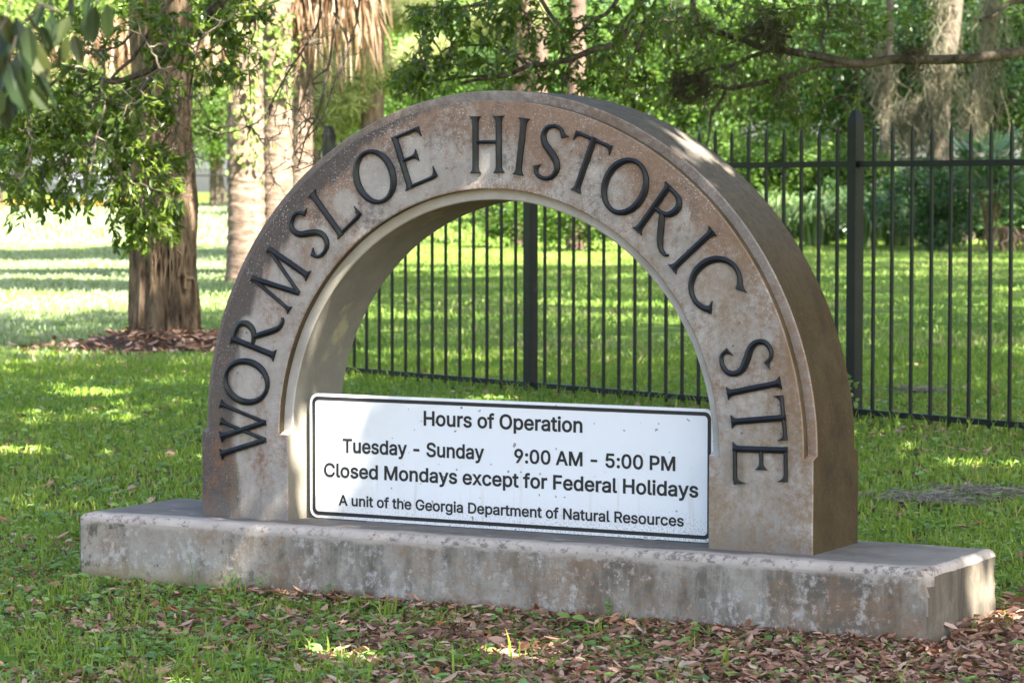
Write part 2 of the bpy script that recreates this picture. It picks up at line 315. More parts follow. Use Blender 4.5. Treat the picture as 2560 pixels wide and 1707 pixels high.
M = {}
for k in ('face', 'lip', 'rim', 'outer', 'reveal', 'plinth_front', 'plinth_top', 'plinth_edge', 'plinth_end', 'groove'): M[k] = concrete('concrete_' + k, k)
def bronze():
    s = NT('dark_bronze', 0.40, 0.32); n = s.noise(9, 6, 0.65); x, y, z = s.sep()
    c = s.ramp(n, (0.42, (0.006, 0.007, 0.009)), (0.68, (0.015, 0.017, 0.020)))
    c = s.mix(s.math('MULTIPLY', s.ramp(s.noise(14, 6), (0.5, 0.0), (0.68, 0.8)), s.step(x, 0.1, -0.7, 0.15, 1.0)), c, (0.030, 0.038, 0.022))
    s.bump(s.noise(180, 3), 0.1, 0.004); return s.color(c)
M['bronze'] = bronze()
def sheet():
    s = NT('white_sign_sheet', 0.35, 0.4); x, y, z = s.sep()
    c = s.mix(s.noise(6, 5), (0.80, 0.82, 0.85), (0.74, 0.76, 0.77))
    lowz = s.step(z, 0.14, 0.0); sp = s.noise(160, 6, 0.8)
    c = s.mix(s.math('MULTIPLY', s.ramp(sp, (0.50, 0.0), (0.60, 1.0)), s.math('MULTIPLY', lowz, s.step(x, -0.8, 0.8, 0.45, 1.0))), c, (0.20, 0.15, 0.09))
    st = s.noise(1.0, 7, 0.7, s.mapped((26, 1, 1.2)))
    c = s.mix(s.math('MULTIPLY', s.ramp(st, (0.56, 0.0), (0.72, 0.6)), s.step(z, 0.30, 0.02)), c, (0.48, 0.42, 0.24))
    c = s.mix(s.math('MULTIPLY', s.ramp(s.noise(3.3, 6), (0.42, 0.0), (0.7, 0.5)), s.step(x, -0.2, -0.8)), c, (0.52, 0.48, 0.36))
    c = s.mix(s.ramp(s.noise(42, 2, 0.4), (0.70, 0.0), (0.73, 0.9)), c, (0.25, 0.22, 0.18))
    return s.color(c)
M['sheet'] = sheet()
M['ink'] = plain('black_sign_ink', (0.022, 0.022, 0.024), 0.45, 0.4, 0.3, 30)
M['alu'] = plain('aluminium', (0.45, 0.45, 0.45), 0.4, 0.5)
def fencepaint():
    s = NT('black_fence_paint', 0.5, 0.22); c = s.mix(s.ramp(s.noise(5, 6), (0.4, 0.0), (0.7, 1.0)), (0.008, 0.0085, 0.007), (0.015, 0.0155, 0.012))
    c = s.mix(s.ramp(s.noise(70, 4), (0.66, 0.0), (0.72, 0.55)), c, (0.12, 0.125, 0.09)); return s.color(c)
M['fence'] = fencepaint()
M['leaf'] = leaf_mat('oak_leaf', [(0.0, (0.040, 0.072, 0.010)), (0.45, (0.075, 0.125, 0.016)), (0.8, (0.12, 0.18, 0.024)), (0.97, (0.20, 0.23, 0.04))], 0.38, (0.26, 0.38, 0.03), 0.30, 0.55)
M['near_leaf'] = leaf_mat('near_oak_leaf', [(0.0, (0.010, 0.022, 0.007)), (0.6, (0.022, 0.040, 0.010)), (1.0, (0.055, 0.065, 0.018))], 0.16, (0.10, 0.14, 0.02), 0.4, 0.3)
M['leaf_far'] = leaf_mat('shrub_leaf', [(0.0, (0.026, 0.062, 0.010)), (0.5, (0.065, 0.135, 0.020)), (1.0, (0.15, 0.235, 0.04))], 0.30, (0.20, 0.31, 0.035), 0.45, 0.4)
M['leaf_dark'] = leaf_mat('evergreen_leaf', [(0.0, (0.022, 0.055, 0.016)), (0.6, (0.045, 0.10, 0.028)), (1.0, (0.08, 0.15, 0.045))], 0.28, (0.10, 0.20, 0.04), 0.35, 0.5)
M['leaf_pale'] = leaf_mat('pale_leaf', [(0.0, (0.09, 0.15, 0.03)), (0.5, (0.16, 0.25, 0.05)), (1.0, (0.28, 0.36, 0.10))], 0.4, (0.32, 0.42, 0.10), 0.5, 0.3)
M['needle'] = leaf_mat('pine_needle', [(0.0, (0.26, 0.29, 0.11)), (0.6, (0.42, 0.44, 0.20)), (1.0, (0.56, 0.53, 0.32))], 0.4, (0.34, 0.40, 0.12), 0.5, 0.3)
M['lawn'] = leaf_mat('distant_lawn', [(0.0, (0.085, 0.165, 0.022)), (0.5, (0.135, 0.225, 0.034)), (0.88, (0.19, 0.27, 0.055)), (1.0, (0.30, 0.27, 0.12))], 0.3, (0.28, 0.40, 0.06), 0.5, 0.3, (0.31, 0.35, 0.235))  # last colour paints the glare of the sunlit left lawn into the grass
M['grass'] = leaf_mat('grass_blade', [(0.0, (0.105, 0.18, 0.018)), (0.5, (0.18, 0.275, 0.032)), (0.88, (0.26, 0.34, 0.055)), (1.0, (0.38, 0.34, 0.14))], 0.4, (0.32, 0.48, 0.04), 0.5, 0.3)
M['weed'] = leaf_mat('weed_leaf', [(0.0, (0.10, 0.20, 0.045)), (0.6, (0.18, 0.30, 0.08)), (1.0, (0.27, 0.38, 0.11))], 0.36, (0.20, 0.38, 0.05), 0.45, 0.4)
M['litter'] = leaf_mat('dead_leaf', [(0.0, (0.09, 0.05, 0.034)), (0.3, (0.23, 0.112, 0.068)), (0.6, (0.35, 0.205, 0.14)), (0.9, (0.46, 0.33, 0.255)), (1.0, (0.30, 0.12, 0.04))], 0.12, (0.4, 0.16, 0.05), 0.55, 0.35)
M['frond'] = leaf_mat('palmetto_frond', [(0.0, (0.08, 0.15, 0.075)), (0.6, (0.15, 0.24, 0.125)), (1.0, (0.26, 0.34, 0.19))], 0.3, (0.2, 0.32, 0.1), 0.35, 0.5)
M['reed'] = leaf_mat('tall_grass', [(0.0, (0.08, 0.15, 0.045)), (0.6, (0.16, 0.25, 0.09)), (0.93, (0.26, 0.35, 0.16)), (1.0, (0.40, 0.30, 0.16))], 0.3, (0.26, 0.38, 0.1), 0.4, 0.5)
M['dryfrond'] = leaf_mat('dry_frond', [(0.0, (0.07, 0.034, 0.018)), (0.4, (0.20, 0.12, 0.07)), (0.8, (0.34, 0.25, 0.165)), (1.0, (0.45, 0.36, 0.26))], 0.25, (0.5, 0.33, 0.17), 0.6, 0.2)
M['moss'] = leaf_mat('spanish_moss', [(0.0, (0.055, 0.048, 0.030)), (0.5, (0.12, 0.108, 0.072)), (1.0, (0.21, 0.19, 0.135))], 0.3, (0.3, 0.28, 0.18), 0.8, 0.1)
M['moss_grey'] = leaf_mat('fallen_moss', [(0.0, (0.14, 0.13, 0.11)), (1.0, (0.34, 0.32, 0.28))], 0.2, (0.3, 0.28, 0.2), 0.8, 0.1)
M['flower'] = leaf_mat('yellow_petal', [(0.0, (0.65, 0.33, 0.03)), (1.0, (0.75, 0.5, 0.05))], 0.3, (0.7, 0.4, 0.04))
M['twig'] = bark_mat('twig_bark', (0.07, 0.056, 0.04), (0.17, 0.14, 0.105), (30, 30, 30), 0.3)
M['limb'] = bark_mat('oak_bark', (0.045, 0.036, 0.028), (0.16, 0.13, 0.10), (22, 22, 9))
M['palm'] = bark_mat('old_palm_bark', (0.022, 0.015, 0.010), (0.185, 0.128, 0.082), (12, 12, 3.6), 1.0)
M['palm2'] = bark_mat('palm_bark', (0.085, 0.056, 0.038), (0.26, 0.19, 0.14), (5, 5, 16), 1.0)
M['pine'] = bark_mat('pine_bark', (0.06, 0.036, 0.027), (0.17, 0.115, 0.09), (12, 12, 3))
M['vine'] = bark_mat('vine_bark', (0.10, 0.066, 0.04), (0.23, 0.16, 0.105), (20, 20, 4), 0.3)
def soil():
    s = NT('lawn_soil', 0.95, 0.1); x, y, z = s.sep()
    d = s.math('POWER', s.math('ADD', s.math('POWER', s.math('SUBTRACT', x, 4.0), 2.0), s.math('POWER', s.math('ADD', y, 7.0), 2.0)), 0.5)
    g = s.ramp(s.noise(0.55, 8, 0.65), (0.35, (0.085, 0.14, 0.02)), (0.6, (0.12, 0.17, 0.03)), (0.75, (0.18, 0.16, 0.065)))
    g = s.mix(s.ramp(s.noise(14, 6, 0.7), (0.45, 0.0), (0.7, 0.6)), g, (0.045, 0.075, 0.015))
    b = s.ramp(s.noise(26, 8, 0.7), (0.35, (0.045, 0.030, 0.020)), (0.65, (0.14, 0.085, 0.055)))
    c = s.mix(s.step(d, 11.0, 20.0), b, g); s.bump(s.noise(30, 6, 0.7), 0.6, 0.03); return s.color(c)
M['soil'] = soil()
M['dirt'] = bark_mat('bare_dirt', (0.022, 0.013, 0.009), (0.075, 0.048, 0.033), (20, 20, 20))

# ------------------------------------------------------------------ ground
def build_ground():
    rad = np.concatenate([[0.0], np.geomspace(0.6, 40, 40), np.linspace(44, 170, 40), np.geomspace(200, 3000, 16)]); k = 96
    th = np.linspace(0, 2 * np.pi, k, endpoint=False)
    X = rad[:, None] * np.cos(th); Y = rad[:, None] * np.sin(th); V = np.stack([X, Y, gz(X, Y)], -1).reshape(-1, 3)
    i = np.arange(len(rad) - 1)[:, None] * k; j = np.arange(k)[None]; j2 = (j + 1) % k
    mb = MB(); mb.add(V, np.stack([i + j, i + k + j, i + k + j2, i + j2], -1).reshape(-1, 4), 0.5)
    tag(mb.build('ground', M['soil'], None, 60), 'ground of the park lawn', kind='structure')
build_ground()

# ------------------------------------------------------------------ concrete arch on its plinth
arch = thing('arch_monument', 'weathered concrete arch with dark raised lettering on a long concrete plinth', 'monument', (0, 0, ZP))
def jit(P, a, f=9.0):
    for i, p in enumerate(P):
        v = mnoise.noise_vector(Vector(p) * f); w = mnoise.noise_vector(Vector(p) * f * 4.1)
        P[i] = p + np.array(v) * a + np.array(w) * a * 0.5
    return P
def build_plinth():
    rc, rt_ = 0.011, 0.026                    # corner and top-edge rounding
    def peri(inset):
        pts = []; x0, x1, y0, y1 = PX0 + inset, PX1 - inset, PY0 + inset, PY1 - inset; r = rc
        for (cx, cy_, a0) in ((x1 - r, y0 + r, -90), (x1 - r, y1 - r, 0), (x0 + r, y1 - r, 90), (x0 + r, y0 + r, 180)):
            for a in (0, 30, 60, 90): pts.append((cx + r * math.cos(R_(a0 + a)), cy_ + r * math.sin(R_(a0 + a))))
        out = []
        for i in range(len(pts)):
            p, q = np.array(pts[i]), np.array(pts[(i + 1) % len(pts)]); n = max(1, int(round(np.linalg.norm(q - p) / 0.03 + 0.2 if np.linalg.norm(q - p) > 0.1 else 1)))
            if np.linalg.norm(q - p) > 0.1: n = 110 if abs(q[0] - p[0]) > 1 else 20
            for t in range(n): out.append(p + (q - p) * t / n)
        return np.array(out)
    rows = []
    for z in np.linspace(-PH, -rt_, 12): rows.append((0.0, z))
    for a in (22, 45, 68, 90): rows.append((rt_ * (1 - math.cos(R_(a))), -rt_ + rt_ * math.sin(R_(a))))
    rows.append((0.09, 0.0))
    V = []; k = len(peri(0))
    for ins, z in rows:
        p = peri(ins); V.append(np.concatenate([p, np.full((k, 1), z)], 1))
    V = np.array(V).reshape(-1, 3)
    for i, p in enumerate(V):
        if p[2] > -0.001 and i >= (len(rows) - 1) * k: continue
        w = np.array(mnoise.noise_vector(Vector(p) * 7)) * 0.0022 + np.array(mnoise.noise_vector(Vector(p) * 30)) * 0.0014
        c = mnoise.noise(Vector((p[0] * 13, p[1] * 13, p[2] * 16 + 3)))
        nearcorner = (abs(p[0] - PX0) < 0.02 or abs(p[0] - PX1) < 0.02) and (abs(p[1] - PY0) < 0.02 or abs(p[1] - PY1) < 0.02)
        if nearcorner and c > 0.05:
            w += np.array([(-1 if p[0] > 0 else 1) * 0.03 * c, 0.02 * c, 0])
        V[i] = p + w
    mb = MB(); j = np.arange(k); j2 = (j + 1) % k
    for r in range(len(rows) - 1):
        Q = np.stack([r * k + j, r * k + j2, (r + 1) * k + j2, (r + 1) * k + j], -1)
        if r < 11:
            mid = V[Q].mean(1); side = np.where((mid[:, 0] > PX1 - 0.008) | (mid[:, 0] < PX0 + 0.008))[0]
            m = np.zeros(k, int); m[side] = 3
        else: m = np.full(k, 2 if r < 15 else 1)
        if r == 0: mb.add(V, Q, 0.5)
        else:
            mb.v.append(np.zeros((0, 3))); mb.q.append(Q); mb.r.append(np.full(k, .5)); mb.m.append(m)
        if r == 0: mb.m[-1] = m
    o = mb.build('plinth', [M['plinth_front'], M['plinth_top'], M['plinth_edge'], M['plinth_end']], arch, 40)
    # the flat top, tessellated as a grid inside the last ring
    g = MB(); nx, ny = 60, 12; xs = np.linspace(PX0 + 0.088, PX1 - 0.088, nx); ys = np.linspace(PY0 + 0.088, PY1 - 0.088, ny)
    GV = np.array([(x, y, 0.0) for y in ys for x in xs]); i = np.arange(ny - 1)[:, None] * nx; jj = np.arange(nx - 1)[None]
    mb.add(GV, np.stack([i + jj, i + jj + 1, i + nx + jj + 1, i + nx + jj], -1).reshape(-1, 4), 0.5, 1)
    old = o.data; o.data = mb.mesh('plinth', [M['plinth_front'], M['plinth_top'], M['plinth_edge'], M['plinth_end']], 40); bpy.data.meshes.remove(old)
    o.location = (0, 0, 0)
build_plinth()

def build_arch_body():
    b = 0.004; ri, ro = RI, R0
    # profile points (radius, y, recess flag), counter-clockwise; chamfered corners
    prof = [(ri, DP + b, 1), (ri + b, DP, 1), (ri + WI, DP, 1), (ri + WI, b, 2), (ri + WI + b, 0, 0), (ro - WO - b, 0, 0), (ro - WO, b, 2), (ro - WO, DP, 1), (ro - b, DP, 1), (ro, DP + b, 1),
            (ro, TH - DP - b, 3), (ro - b, TH - DP, 3), (ro - WO, TH - DP, 3), (ro - WO, TH - b, 4), (ro - WO - b, TH, 0), (ri + WI + b, TH, 0), (ri + WI, TH - b, 4), (ri + WI, TH - DP, 3), (ri + b, TH - DP, 3), (ri, TH - DP - b, 3)]
    blk = [(ri, b), (ri + b, 0), (ri + WI, 0), (ri + WI, 0), (ri + WI + b, 0), (ro - WO - b, 0), (ro - WO, 0), (ro - WO, 0), (ro - b, 0), (ro, b),
           (ro, TH - b), (ro - b, TH), (ro - WO, TH), (ro - WO, TH), (ro - WO - b, TH), (ri + WI + b, TH), (ri + WI, TH), (ri + WI, TH), (ri + b, TH), (ri, TH - b)]
    #            seg i -> i+1 material: 0 face, 1 lip, 2 rim, 3 outer, 4 reveal
    segm = [1, 1, 5, 0, 0, 0, 5, 2, 2, 3, 2, 2, 2, 0, 0, 0, 1, 1, 1, 4]
    rows = []; mats = []
    def pier(sign, zs):
        return [[(sign * p[0], p[1], z) for p in blk] for z in zs]
    left = pier(-1, [0.0, 0.05, 0.1, 0.15, 0.2, 0.26, ZB - 0.009]); right = pier(1, [ZB - 0.009, 0.26, 0.2, 0.15, 0.1, 0.05, 0.0])
    arc = []
    NA = 160
    for t in np.linspace(180, 0, NA + 1):
        c, s_ = math.cos(R_(t)), math.sin(R_(t)); arc.append([(p[0] * c, p[1], ZC + p[0] * s_) for p in prof])
    allr = left + arc + right; n = len(prof); V = np.array(allr).reshape(-1, 3)
    V = jit(V, 0.0007, 11)
    mb = MB(); first = True
    for r in range(len(allr) - 1):
        j = np.arange(n); j2 = (j + 1) % n
        Q = np.stack([r * n + j, r * n + j2, (r + 1) * n + j2, (r + 1) * n + j], -1)
        m = np.array(segm)
        isblock = r < len(left) - 1 or r >= len(left) + NA + 1
        if isblock: m = np.where(np.isin(m, (1, 2, 5)), 0, m)
        if first: mb.add(V, Q, 0.5); mb.m[-1] = m; first = False
        else: mb.v.append(np.zeros((0, 3))); mb.q.append(Q); mb.r.append(np.full(n, .5)); mb.m.append(m)
    o = link('arch_body', mb.mesh('arch_body', [M['face'], M['lip'], M['rim'], M['outer'], M['reveal'], M['groove']], 25), arch, False)
build_arch_body()

# --- raised letters: tapering strokes with a ridge, flared at the ends
CAP, RB = 0.194, 0.918
HS, SL = 0.0075, 0.62
def stroke(mb, pts, s0=None, s1=None, closed=False):
    """pts: (u, v, width) centre line in cap heights; s0/s1 = (flare on the left, on the right) at either end."""
    P = np.asarray(pts, float); d = np.r_[0, np.cumsum(np.hypot(*np.diff(P[:, :2], axis=0).T))]; Ltot = d[-1]
    ts = list(d)
    for flare, e in ((s0, 0), (s1, 1)):
        for q in (0.0, 0.012, 0.035, 0.065, 0.10, 0.14):
            if flare is not None and q < Ltot * 0.6: ts.append(q if e == 0 else Ltot - q)
    ts = np.unique(np.round(ts, 5)); C = np.stack([np.interp(ts, d, P[:, i]) for i in range(3)], 1)
    if closed: T = np.roll(C[:, :2], -1, 0) - np.roll(C[:, :2], 1, 0)
    else: T = np.gradient(C[:, :2], axis=0)
    T /= np.linalg.norm(T, axis=1)[:, None] + 1e-12; Nn = np.stack([-T[:, 1], T[:, 0]], 1)
    wl = C[:, 2] / 2; wr = wl.copy(); rz = HS / CAP + SL * C[:, 2] / 2
    for flare, dist in ((s0, ts), (s1, Ltot - ts)):
        if flare is None: continue
        g = np.clip(1 - dist / 0.14, 0, 1) ** 3.2; wl = wl + flare[0] * g; wr = wr + flare[1] * g
        rz = np.where(dist < 0.008, HS / CAP, rz)
    rows = []
    for i in range(len(ts)):
        c, nn = C[i, :2], Nn[i]
        rows += [(*(c + nn * wl[i]), 0), (*(c + nn * wl[i]), HS / CAP), (*c, rz[i]), (*(c - nn * wr[i]), HS / CAP), (*(c - nn * wr[i]), 0)]
    n = len(ts); k = 5; i = np.arange(n if closed else n - 1)[:, None] * k; j = np.arange(4)[None]; nxt = (i + k) % (n * k)
    Q = np.stack([i + j, i + j + 1, nxt + j + 1, nxt + j], -1).reshape(-1, 4); mb.add(rows, Q[:, ::-1], 0.5)
    if not closed:
        for e in (0, (n - 1) * k):
            q = [[e, e + 1, e + 3, e + 4], [e + 1, e + 2, e + 3, -1]]; mb.q.append(np.array([[x if x < 0 else x + mb.n - n * k for x in y] for y in q])); mb.v.append(np.zeros((0, 3))); mb.r.append(np.full(2, .5)); mb.m.append(np.zeros(2, int))
ST, TN = 0.108, 0.060; SF = (0.062, 0.062)
def g_I(): return [([(0, 0, ST), (0, 1, ST)], SF, SF)]
def g_H(): return [([(-.235, 0, ST), (-.235, 1, ST)], SF, SF), ([(.235, 0, ST), (.235, 1, ST)], SF, SF), ([(-.235, .545, TN), (.235, .545, TN)], None, None)]
def g_E(): return [([(0, 0, ST), (0, 1, ST)], (.062, 0.0), (.0, .0)), ([(-.06, .965, TN), (.53, .965, TN)], (.0, .0), (.0, .13)), ([(0, .52, TN), (.34, .52, TN)], None, (.085, .085)),
                   ([(-.06, .035, TN), (.50, .035, TN * 1.1), (.60, .05, TN)], (.0, .0), (.15, .0))]
def g_L(): return [([(0, 0, ST), (0, 1, ST)], (.062, 0.0), SF), ([(-.06, .035, TN), (.48, .035, TN * 1.1), (.575, .05, TN)], None, (.16, .0))]
def g_T(): return [([(0, 0, ST), (0, 1, ST)], SF, None), ([(-.376, .96, TN), (.376, .96, TN)], (.0, .12), (.0, .12))]
def ell(w, h, a, b, cx=0, cy=.5, n=56):
    t = np.linspace(0, 2 * np.pi, n, endpoint=False)
    return [(cx + w * math.sin(x), cy + h * math.cos(x), a + (b - a) * abs(math.sin(x - 0.15)) ** 1.4) for x in t]
def g_O(): return [(ell(.375, .472, .072, .125), None, None, True)]
def g_C():
    t = np.radians(np.linspace(42, 322, 40)); p = [(.40 * math.sin(-x) * -1 if False else .41 * math.cos(x), .5 + .472 * math.sin(x), .072 + .055 * abs(math.cos(x)) ** 1.4) for x in t]
    return [(p, (.0, .11), (.09, .02))]
def g_S():
    p = spline([(.205, .80, .062), (.13, .93, .062), (0, .965, .07), (-.14, .90, .085), (-.185, .76, .10), (-.12, .62, .118), (.03, .50, .128), (.165, .37, .118), (.205, .23, .10), (.14, .09, .085), (0, .035, .07), (-.15, .07, .062), (-.225, .21, .06)], 6)
    return [(p, (.0, .09), (.0, .10))]
def g_R():
    bowl = spline([(-.02, .96, .068), (.16, .955, .07), (.31, .90, .10), (.365, .755, .122), (.30, .60, .105), (.16, .535, .075), (-.01, .53, .066)], 6)
    leg = spline([(.19, .53, .10), (.30, .36, .115), (.44, .15, .11), (.54, .05, .085), (.66, .015, .055), (.72, .05, .04)], 5)
    return [([(0, 0, ST), (0, 1, ST)], SF, (.062, 0)), (bowl, None, None), (leg, None, None)]
def g_M(): return [([(-.375, 0, TN), (-.335, 1, TN)], (.055, .055), (.05, .0)), ([(-.335, 1, ST), (0.0, 0.0, ST * .9)], None, None), ([(0.0, 0.0, TN), (.325, 1, TN)], None, None), ([(.325, 1, ST), (.375, 0, ST)], (.0, .045), (.06, .06))]
def g_W(): return [([(-.47, 1, ST), (-.16, 0, ST * .9)], (.055, .055), None), ([(-.16, 0, TN), (.145, 1, TN)], None, (.05, .05)), ([(-.145, 1, ST), (.16, 0, ST * .9)], (.055, .055), None), ([(.16, 0, TN), (.47, 1, TN)], None, (.055, .055))]
GL = dict(I=g_I, H=g_H, E=g_E, L=g_L, T=g_T, O=g_O, C=g_C, S=g_S, R=g_R, M=g_M, W=g_W)
WORDS = [('W', 180.1), ('O', 170.2), ('R', 162.9), ('M', 147.4), ('S', 136.1), ('L', 130.3), ('O', 116.8), ('E', 109.85), ('H', 90.4), ('I', 82.9), ('S', 76.6), ('T', 68.6), ('O', 59.2), ('R', 52.0), ('I', 40.75), ('C', 32.9), ('S', 18.1), ('I', 12.25), ('T', 6.4), ('E', 0.9)]
for ch, ang in WORDS:
    mb = MB()
    for g in GL[ch](): stroke(mb, g[0], g[1], g[2], len(g) > 3)
    a = R_(ang); ur = np.array([math.sin(a), 0, -math.cos(a)]); vr = np.array([math.cos(a), 0, math.sin(a)])
    for i, V in enumerate(mb.v):
        if len(V): mb.v[i] = (vr * RB + np.array([0, 0, ZC]))[None] + V[:, :1] * CAP * ur + V[:, 1:2] * CAP * vr - np.array([[0, 1, 0]]) * V[:, 2:] * CAP + np.array([[0, -0.001, 0]])
    link('letter', mb.mesh('letter', M['bronze']), arch, False)
# fixing holes with pale patches of filler round the letters
HOLE = plain('hole_filler', (0.17, 0.145, 0.12), 0.9)
for (a, r) in ((169, 1.06), (168.6, .955), (177.5, 1.06), (173.3, .945), (160.8, 1.06), (155.5, 1.12), (153.2, .97), (148, .955), (134, 1.09), (126.5, 1.09), (124.6, .95), (122.9, .97), (112.3, 1.0), (100.3, .95), (86.5, 1.06), (75, .95), (72.3, 1.04), (66.4, 1.05), (63, .94), (41.5, 1.0), (24.5, 1.03), (21, .98), (16, .975), (8.6, 1.09), (4, .95), (3.7, 1.09), (-3, .95)):
    mbh = MB(); c = np.array([r * math.cos(R_(a)), -0.0006, ZC + r * math.sin(R_(a))]); th = np.linspace(0, 2 * np.pi, 9)[:-1]
    ring = c + 0.0042 * np.stack([np.cos(th), 0 * th, np.sin(th)], 1)
    mbh.add(np.concatenate([ring, [c + np.array([0, -.0006, 0])]]), [[i, (i + 1) % 8, 8] for i in range(8)], 0.5); link('bolt_hole', mbh.mesh('bolt_hole', HOLE), arch, False)

# ------------------------------------------------------------------ the hours sign inside the arch
SX0, SX1, SZ0, SZ1, SY = -0.806, 0.794, 0.004, 0.452, 0.115
sign = thing('hours_sign', 'white rectangular sign with black border and opening hours, standing inside the concrete arch', 'sign', (0, SY, ZP))
def rrect(x0, x1, z0, z1, r, n=8):
    out = []
    for cx, cz, a0 in ((x1 - r, z0 + r, -90), (x1 - r, z1 - r, 0), (x0 + r, z1 - r, 90), (x0 + r, z0 + r, 180)):
        out += [(cx + r * math.cos(R_(a0 + 90 * i / n)), cz + r * math.sin(R_(a0 + 90 * i / n))) for i in range(n + 1)]
    return np.array(out)
def flat(P, y): return np.stack([P[:, 0], np.full(len(P), y), P[:, 1]], 1)
mb = MB(); o_ = rrect(SX0, SX1, SZ0, SZ1, 0.032); n = len(o_); c = o_.mean(0)
mb.add(np.concatenate([flat(o_, 0), flat(c[None], 0)]), [[i, (i + 1) % n, n] for i in range(n)], 0.5, 0)
mb.add(np.concatenate([flat(o_, 0.004), flat(c[None], 0.004)]), [[(i + 1) % n, i, n] for i in range(n)], 0.5, 1)
mb.add(np.concatenate([flat(o_, 0), flat(o_, 0.004)]), [[(i + 1) % n, i, n + i, n + (i + 1) % n] for i in range(n)], 0.5, 1)
link('panel', mb.mesh('panel', [M['sheet'], M['alu']]), sign, False)
mb = MB(); a_ = rrect(SX0 + .0105, SX1 - .0105, SZ0 + .0105, SZ1 - .0105, 0.024); b_ = rrect(SX0 + .0235, SX1 - .0235, SZ0 + .0235, SZ1 - .0235, 0.014)
mb.add(np.concatenate([flat(a_, -.0008), flat(b_, -.0008)]), [[i, (i + 1) % n, n + (i + 1) % n, n + i] for i in range(n)], 0.5)
link('border', mb.mesh('border', M['ink']), sign, False)
for xs_ in (-0.55, 0.55):
    mb = MB(); mb.box((xs_ - .02, .0045, -.002), (xs_ + .02, .05, SZ1 - .02)); link('bracket', mb.mesh('bracket', M['alu']), sign, False)
def un_sign(u, v):
    d = FW + RT * ((u - 1280) / F) + UP * ((853.5 - v) / F); t = (SY - CAM[1]) / d[1]; P = CAM + d * t; return P[0], P[2] - ZP
LINES = [("Hours of Operation", (1059.5, 1061.8), (1456.4, 1080.6), (1059.5, 1026.0)),
         ("Tuesday - Sunday", (857, 1130), (1210.8, 1147), (857, 1095.8)),
         ("9:00 AM - 5:00 PM", (1286, 1154), (1688.5, 1177.5), (1290, 1120)),
         ("Closed Mondays except for Federal Holidays", (810.4, 1188), (1746, 1244), (812, 1154)),
         ("A unit of the Georgia Department of Natural Resources", (847, 1260.6), (1709.8, 1316), (850, 1235))]
try: FONT = bpy.data.fonts.load(bpy.utils.system_resource('DATAFILES') + '/fonts/Inter.woff2')
except Exception: FONT = None
def text_mesh(txt):
    """Letters filled contour by contour (overlapping contours of a glyph are united by overlapping faces)."""
    cu = bpy.data.curves.new('word', 'FONT'); cu.body = txt; cu.size = 1.0; cu.resolution_u = 4
    if FONT: cu.font = FONT
    to = bpy.data.objects.new('word', cu); COL.objects.link(to); dg = bpy.context.evaluated_depsgraph_get(); dg.update()
    cv = to.evaluated_get(dg).to_curve(dg); loops = []
    for sp in cv.splines:
        pts = []; bp = sp.bezier_points; n = len(bp)
        for k in range(n):
            p, q = bp[k], bp[(k + 1) % n]; straight = (p.handle_right - p.co).cross(q.co - p.co).length + (q.handle_left - q.co).cross(q.co - p.co).length < 1e-6
            ts = [0.0] if straight else [t / 6 for t in range(6)]
            for t in ts: pts.append(p.co * (1 - t) ** 3 + p.handle_right * 3 * t * (1 - t) ** 2 + q.handle_left * 3 * t * t * (1 - t) + q.co * t ** 3)
        A = np.array([(p.x, p.y) for p in pts]); A = A[np.r_[True, np.linalg.norm(np.diff(A, axis=0), axis=1) > 1e-6]]
        if len(A) > 2: loops.append(A)
    bpy.data.objects.remove(to)
    area = lambda A: 0.5 * np.sum(A[:, 0] * np.roll(A[:, 1], -1) - np.roll(A[:, 0], -1) * A[:, 1])
    sgn = np.sign(area(max(loops, key=lambda A: abs(area(A))))); off = 0.019 * sgn; fat = []
    for A in loops:                                   # a slightly bolder cut
        e = np.roll(A, -1, 0) - A; e /= np.linalg.norm(e, axis=1)[:, None] + 1e-12; nn = np.stack([e[:, 1], -e[:, 0]], 1); m = nn + np.roll(nn, 1, 0); m /= np.linalg.norm(m, axis=1)[:, None] + 1e-9
        fat.append(A + m * off / np.clip((m * nn).sum(1), .6, 1)[:, None])
    V0 = np.concatenate(fat); E0, k = [], 0
    for A in fat: E0 += [(k + t, k + (t + 1) % len(A)) for t in range(len(A))]; k += len(A)
    vs, _e, fs, *_x = delaunay_2d_cdt([Vector(p) for p in V0], E0, [], 0, 1e-5); V = np.array([(p.x, p.y) for p in vs]); T = np.array([f for f in fs if len(f) == 3]); C = V[T].mean(1); wn = np.zeros(len(C), int)
    for A in fat:
        for p, q in zip(A, np.roll(A, -1, 0)):
            side = (q[0] - p[0]) * (C[:, 1] - p[1]) - (C[:, 0] - p[0]) * (q[1] - p[1]); wn += ((p[1] <= C[:, 1]) & (q[1] > C[:, 1]) & (side > 0)).astype(int) - ((p[1] > C[:, 1]) & (q[1] <= C[:, 1]) & (side < 0)).astype(int)
    me = bpy.data.meshes.new('word'); me.from_pydata([(x, y, 0) for x, y in V], [], [tuple(int(a) for a in t) for t in T[wn != 0]]); return me, np.c_[V, np.zeros(len(V))]
capx = text_mesh('H')[1][:, 1].max()
